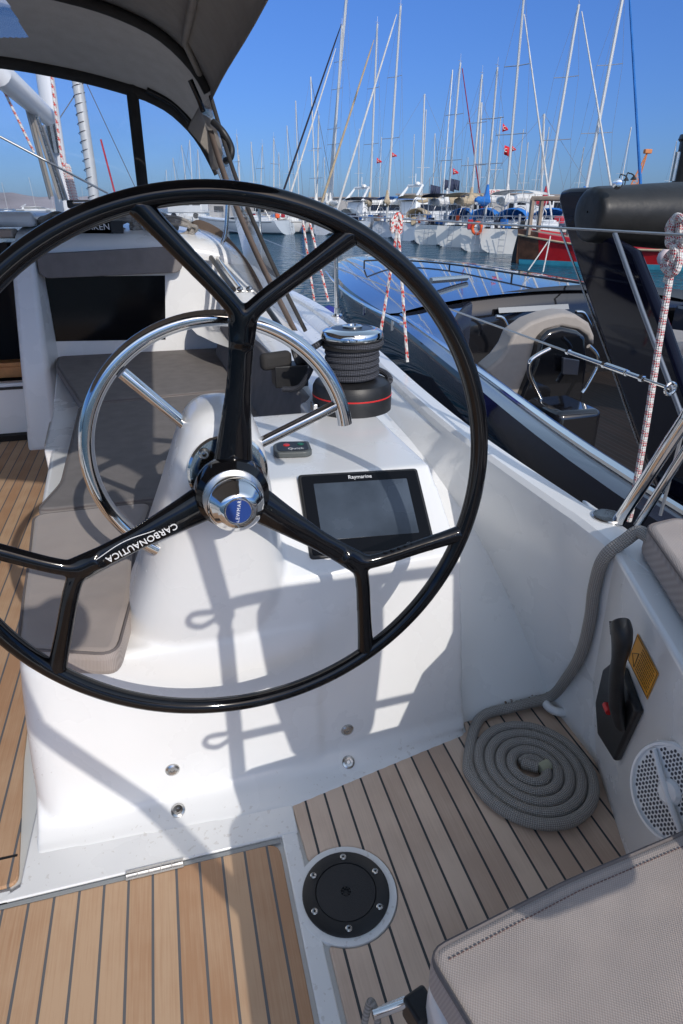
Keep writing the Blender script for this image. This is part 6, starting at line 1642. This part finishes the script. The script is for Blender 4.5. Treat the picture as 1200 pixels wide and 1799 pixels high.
# crane and lamp posts beyond the arch
def lamp(px, py, D, label):
    v = PD(px, py, D); root = empty('lamp_post', label, 'lamp post', (v.x, v.y, WZ + 1))
    b = MB(); b.tube(smooth_path([Vector((v.x, v.y, WZ + 1)), v, v + fr0 * .3 + Z3 * .35, v + fr0 * .7 + Z3 * .2, v + fr0 * .75], 5), .06, 6); b.build('post', M['black'], root)
    b = MB(); b.lathe([(.05, .2), (.3, -.15), (.28, -.2), (0, -.2)], v + fr0 * .75, seg=14); b.build('shade', M['black'], root)
lamp(1100, 312, 70, 'curved black lamp post left of the orange crane'); lamp(1088, 314, 76, 'second black lamp post left of the orange crane')
v0, v1 = PD(1112, 330, 90), PD(1138, 266, 90)
root = empty('crane', 'orange lattice crane jib rising behind the dark arch', 'crane', (v0.x, v0.y, WZ + 1))
mo = mat('orange_crane_paint', (.55, .20, .07), .6)
b = MB(); n = 9; sd_ = fr0 * .45
b.tube([v0 + sd_, v1], .09, 5); b.tube([v0 - sd_, v1], .09, 5); b.tube([Vector((v0.x, v0.y, WZ)), v0], .5, 6)
for k in range(n): a = v0.lerp(v1, k / n); c = v0.lerp(v1, (k + 1) / n); b.tube([a + sd_ * (1 - k / n), c - sd_ * (1 - (k + 1) / n)], .05, 4); b.tube([a - sd_ * (1 - k / n), a + sd_ * (1 - k / n)], .05, 4)
b.build('jib', mo, root)
b = MB(); b.box(v1.x, v1.y, v1.z, 1.0, .5, .5); b.build('jib_head', mo, root, bevel=.1)
# a nearer red and white life ring beside the hood edge
v = PD(436, 366, 40); b = MB(); b.tube([v + (fr0 * math.cos(k * PI / 8) + Z3 * math.sin(k * PI / 8)) * .18 for k in range(16)], .05, 6, closed=True); 
# posts by the quay (grey piles)
for k, (px, py0, py1) in enumerate(((463, 440, 372), (606, 372, 343))):
    pass

root = empty('moored_yacht_mast', 'pale mast with a laced sail seen through the sprayhood glass, right of the boom', 'mast', tuple(PD(168, 372, 24)))
b = MB(); b.tube([PD(168, 372, 24), PD(160, 300, 24), PD(147, 215, 24), PD(134, 130, 24), PD(128, 60, 24)], 0.17, 12); b.build('mast', mmast, root)
b = MB(); b.tube(smooth_path([PD(168 - 34 * k / 60 + 0.0, 372 - 242 * k / 60, 24) + Vector((0.185 * math.cos(k * 1.57), 0.185 * math.sin(k * 1.57), 0)) for k in range(60)], 3), 0.012, 4); b.build('sail_lacing', mdk, root)
b = MB(); b.tube([PD(150, 142, 24), PD(238, 330, 26)], 0.018, 4); b.tube([PD(146, 145, 24), PD(100, 215, 24)], 0.018, 4); b.build('stay', M['rig_wire'], root)
b = MB(); b.tube([PD(177, 245, 30), PD(202, 340, 30)], 0.04, 5); tag(b.build('red_stay', mrd), 'thin red furled stay seen through the sprayhood glass', 'furled sail')
# teak corner: caulked margin round the side panel

def side_boat(px, D, L, label, cover, mpx):
    v = PD(px, 366, D); root = empty('moored_sailboat', label, 'sailboat', (v.x, v.y, WZ), 0, 'sailing boats moored along the far quay')
    P0 = Vector((v.x, v.y, WZ)); d = fr0; s = -FH; B = L * .3
    R1 = hull_rows(P0, d, s, L, B, 1.2); R2 = hull_rows(P0, d, -s, L, B, 1.2)
    b = MB(); b.grid(R1); b.grid(R2); b.grid([[r[3], q[3]] for r, q in zip(R1, R2)]); b.build('hull', mw2, root)
    mb_ = P0 + d * L * .55; t = PD(*mpx, D)
    b = MB(); b.tube([mb_ + Z3 * 1.2, t], .08, 7); b.build('mast', mmast, root)
    a, c = mb_ + Z3 * 2.9, mb_ - d * L * .42 + Z3 * 2.75
    b = MB(); b.tube([a.lerp(c, k / 12) + Z3 * .05 * math.sin(k * 2.1) for k in range(13)], [.3, .34, .32, .3, .27, .26, .24, .22, .2, .18, .15, .12, .06], 8); b.build('sail_cover', cover, root)
    b = MB(); b.tube([t, mb_ + d * L * .42 + Z3 * 1.4], .012, 4); b.tube([t, mb_ - d * L * .52 + Z3 * 1.4], .012, 4); b.build('stays', M['rig_wire'], root)
side_boat(610, 74, 14, 'sailboat lying side-on behind the tall masts, long white sail bundle on its boom', mwc, (746, 165))
side_boat(700, 58, 12, 'sailboat lying side-on with a long tan boom cover, centre of the row', mtan, (846, 180))
side_boat(790, 50, 12, 'sailboat lying side-on with a long cream boom cover, behind the life ring', mwc, (956, 200))
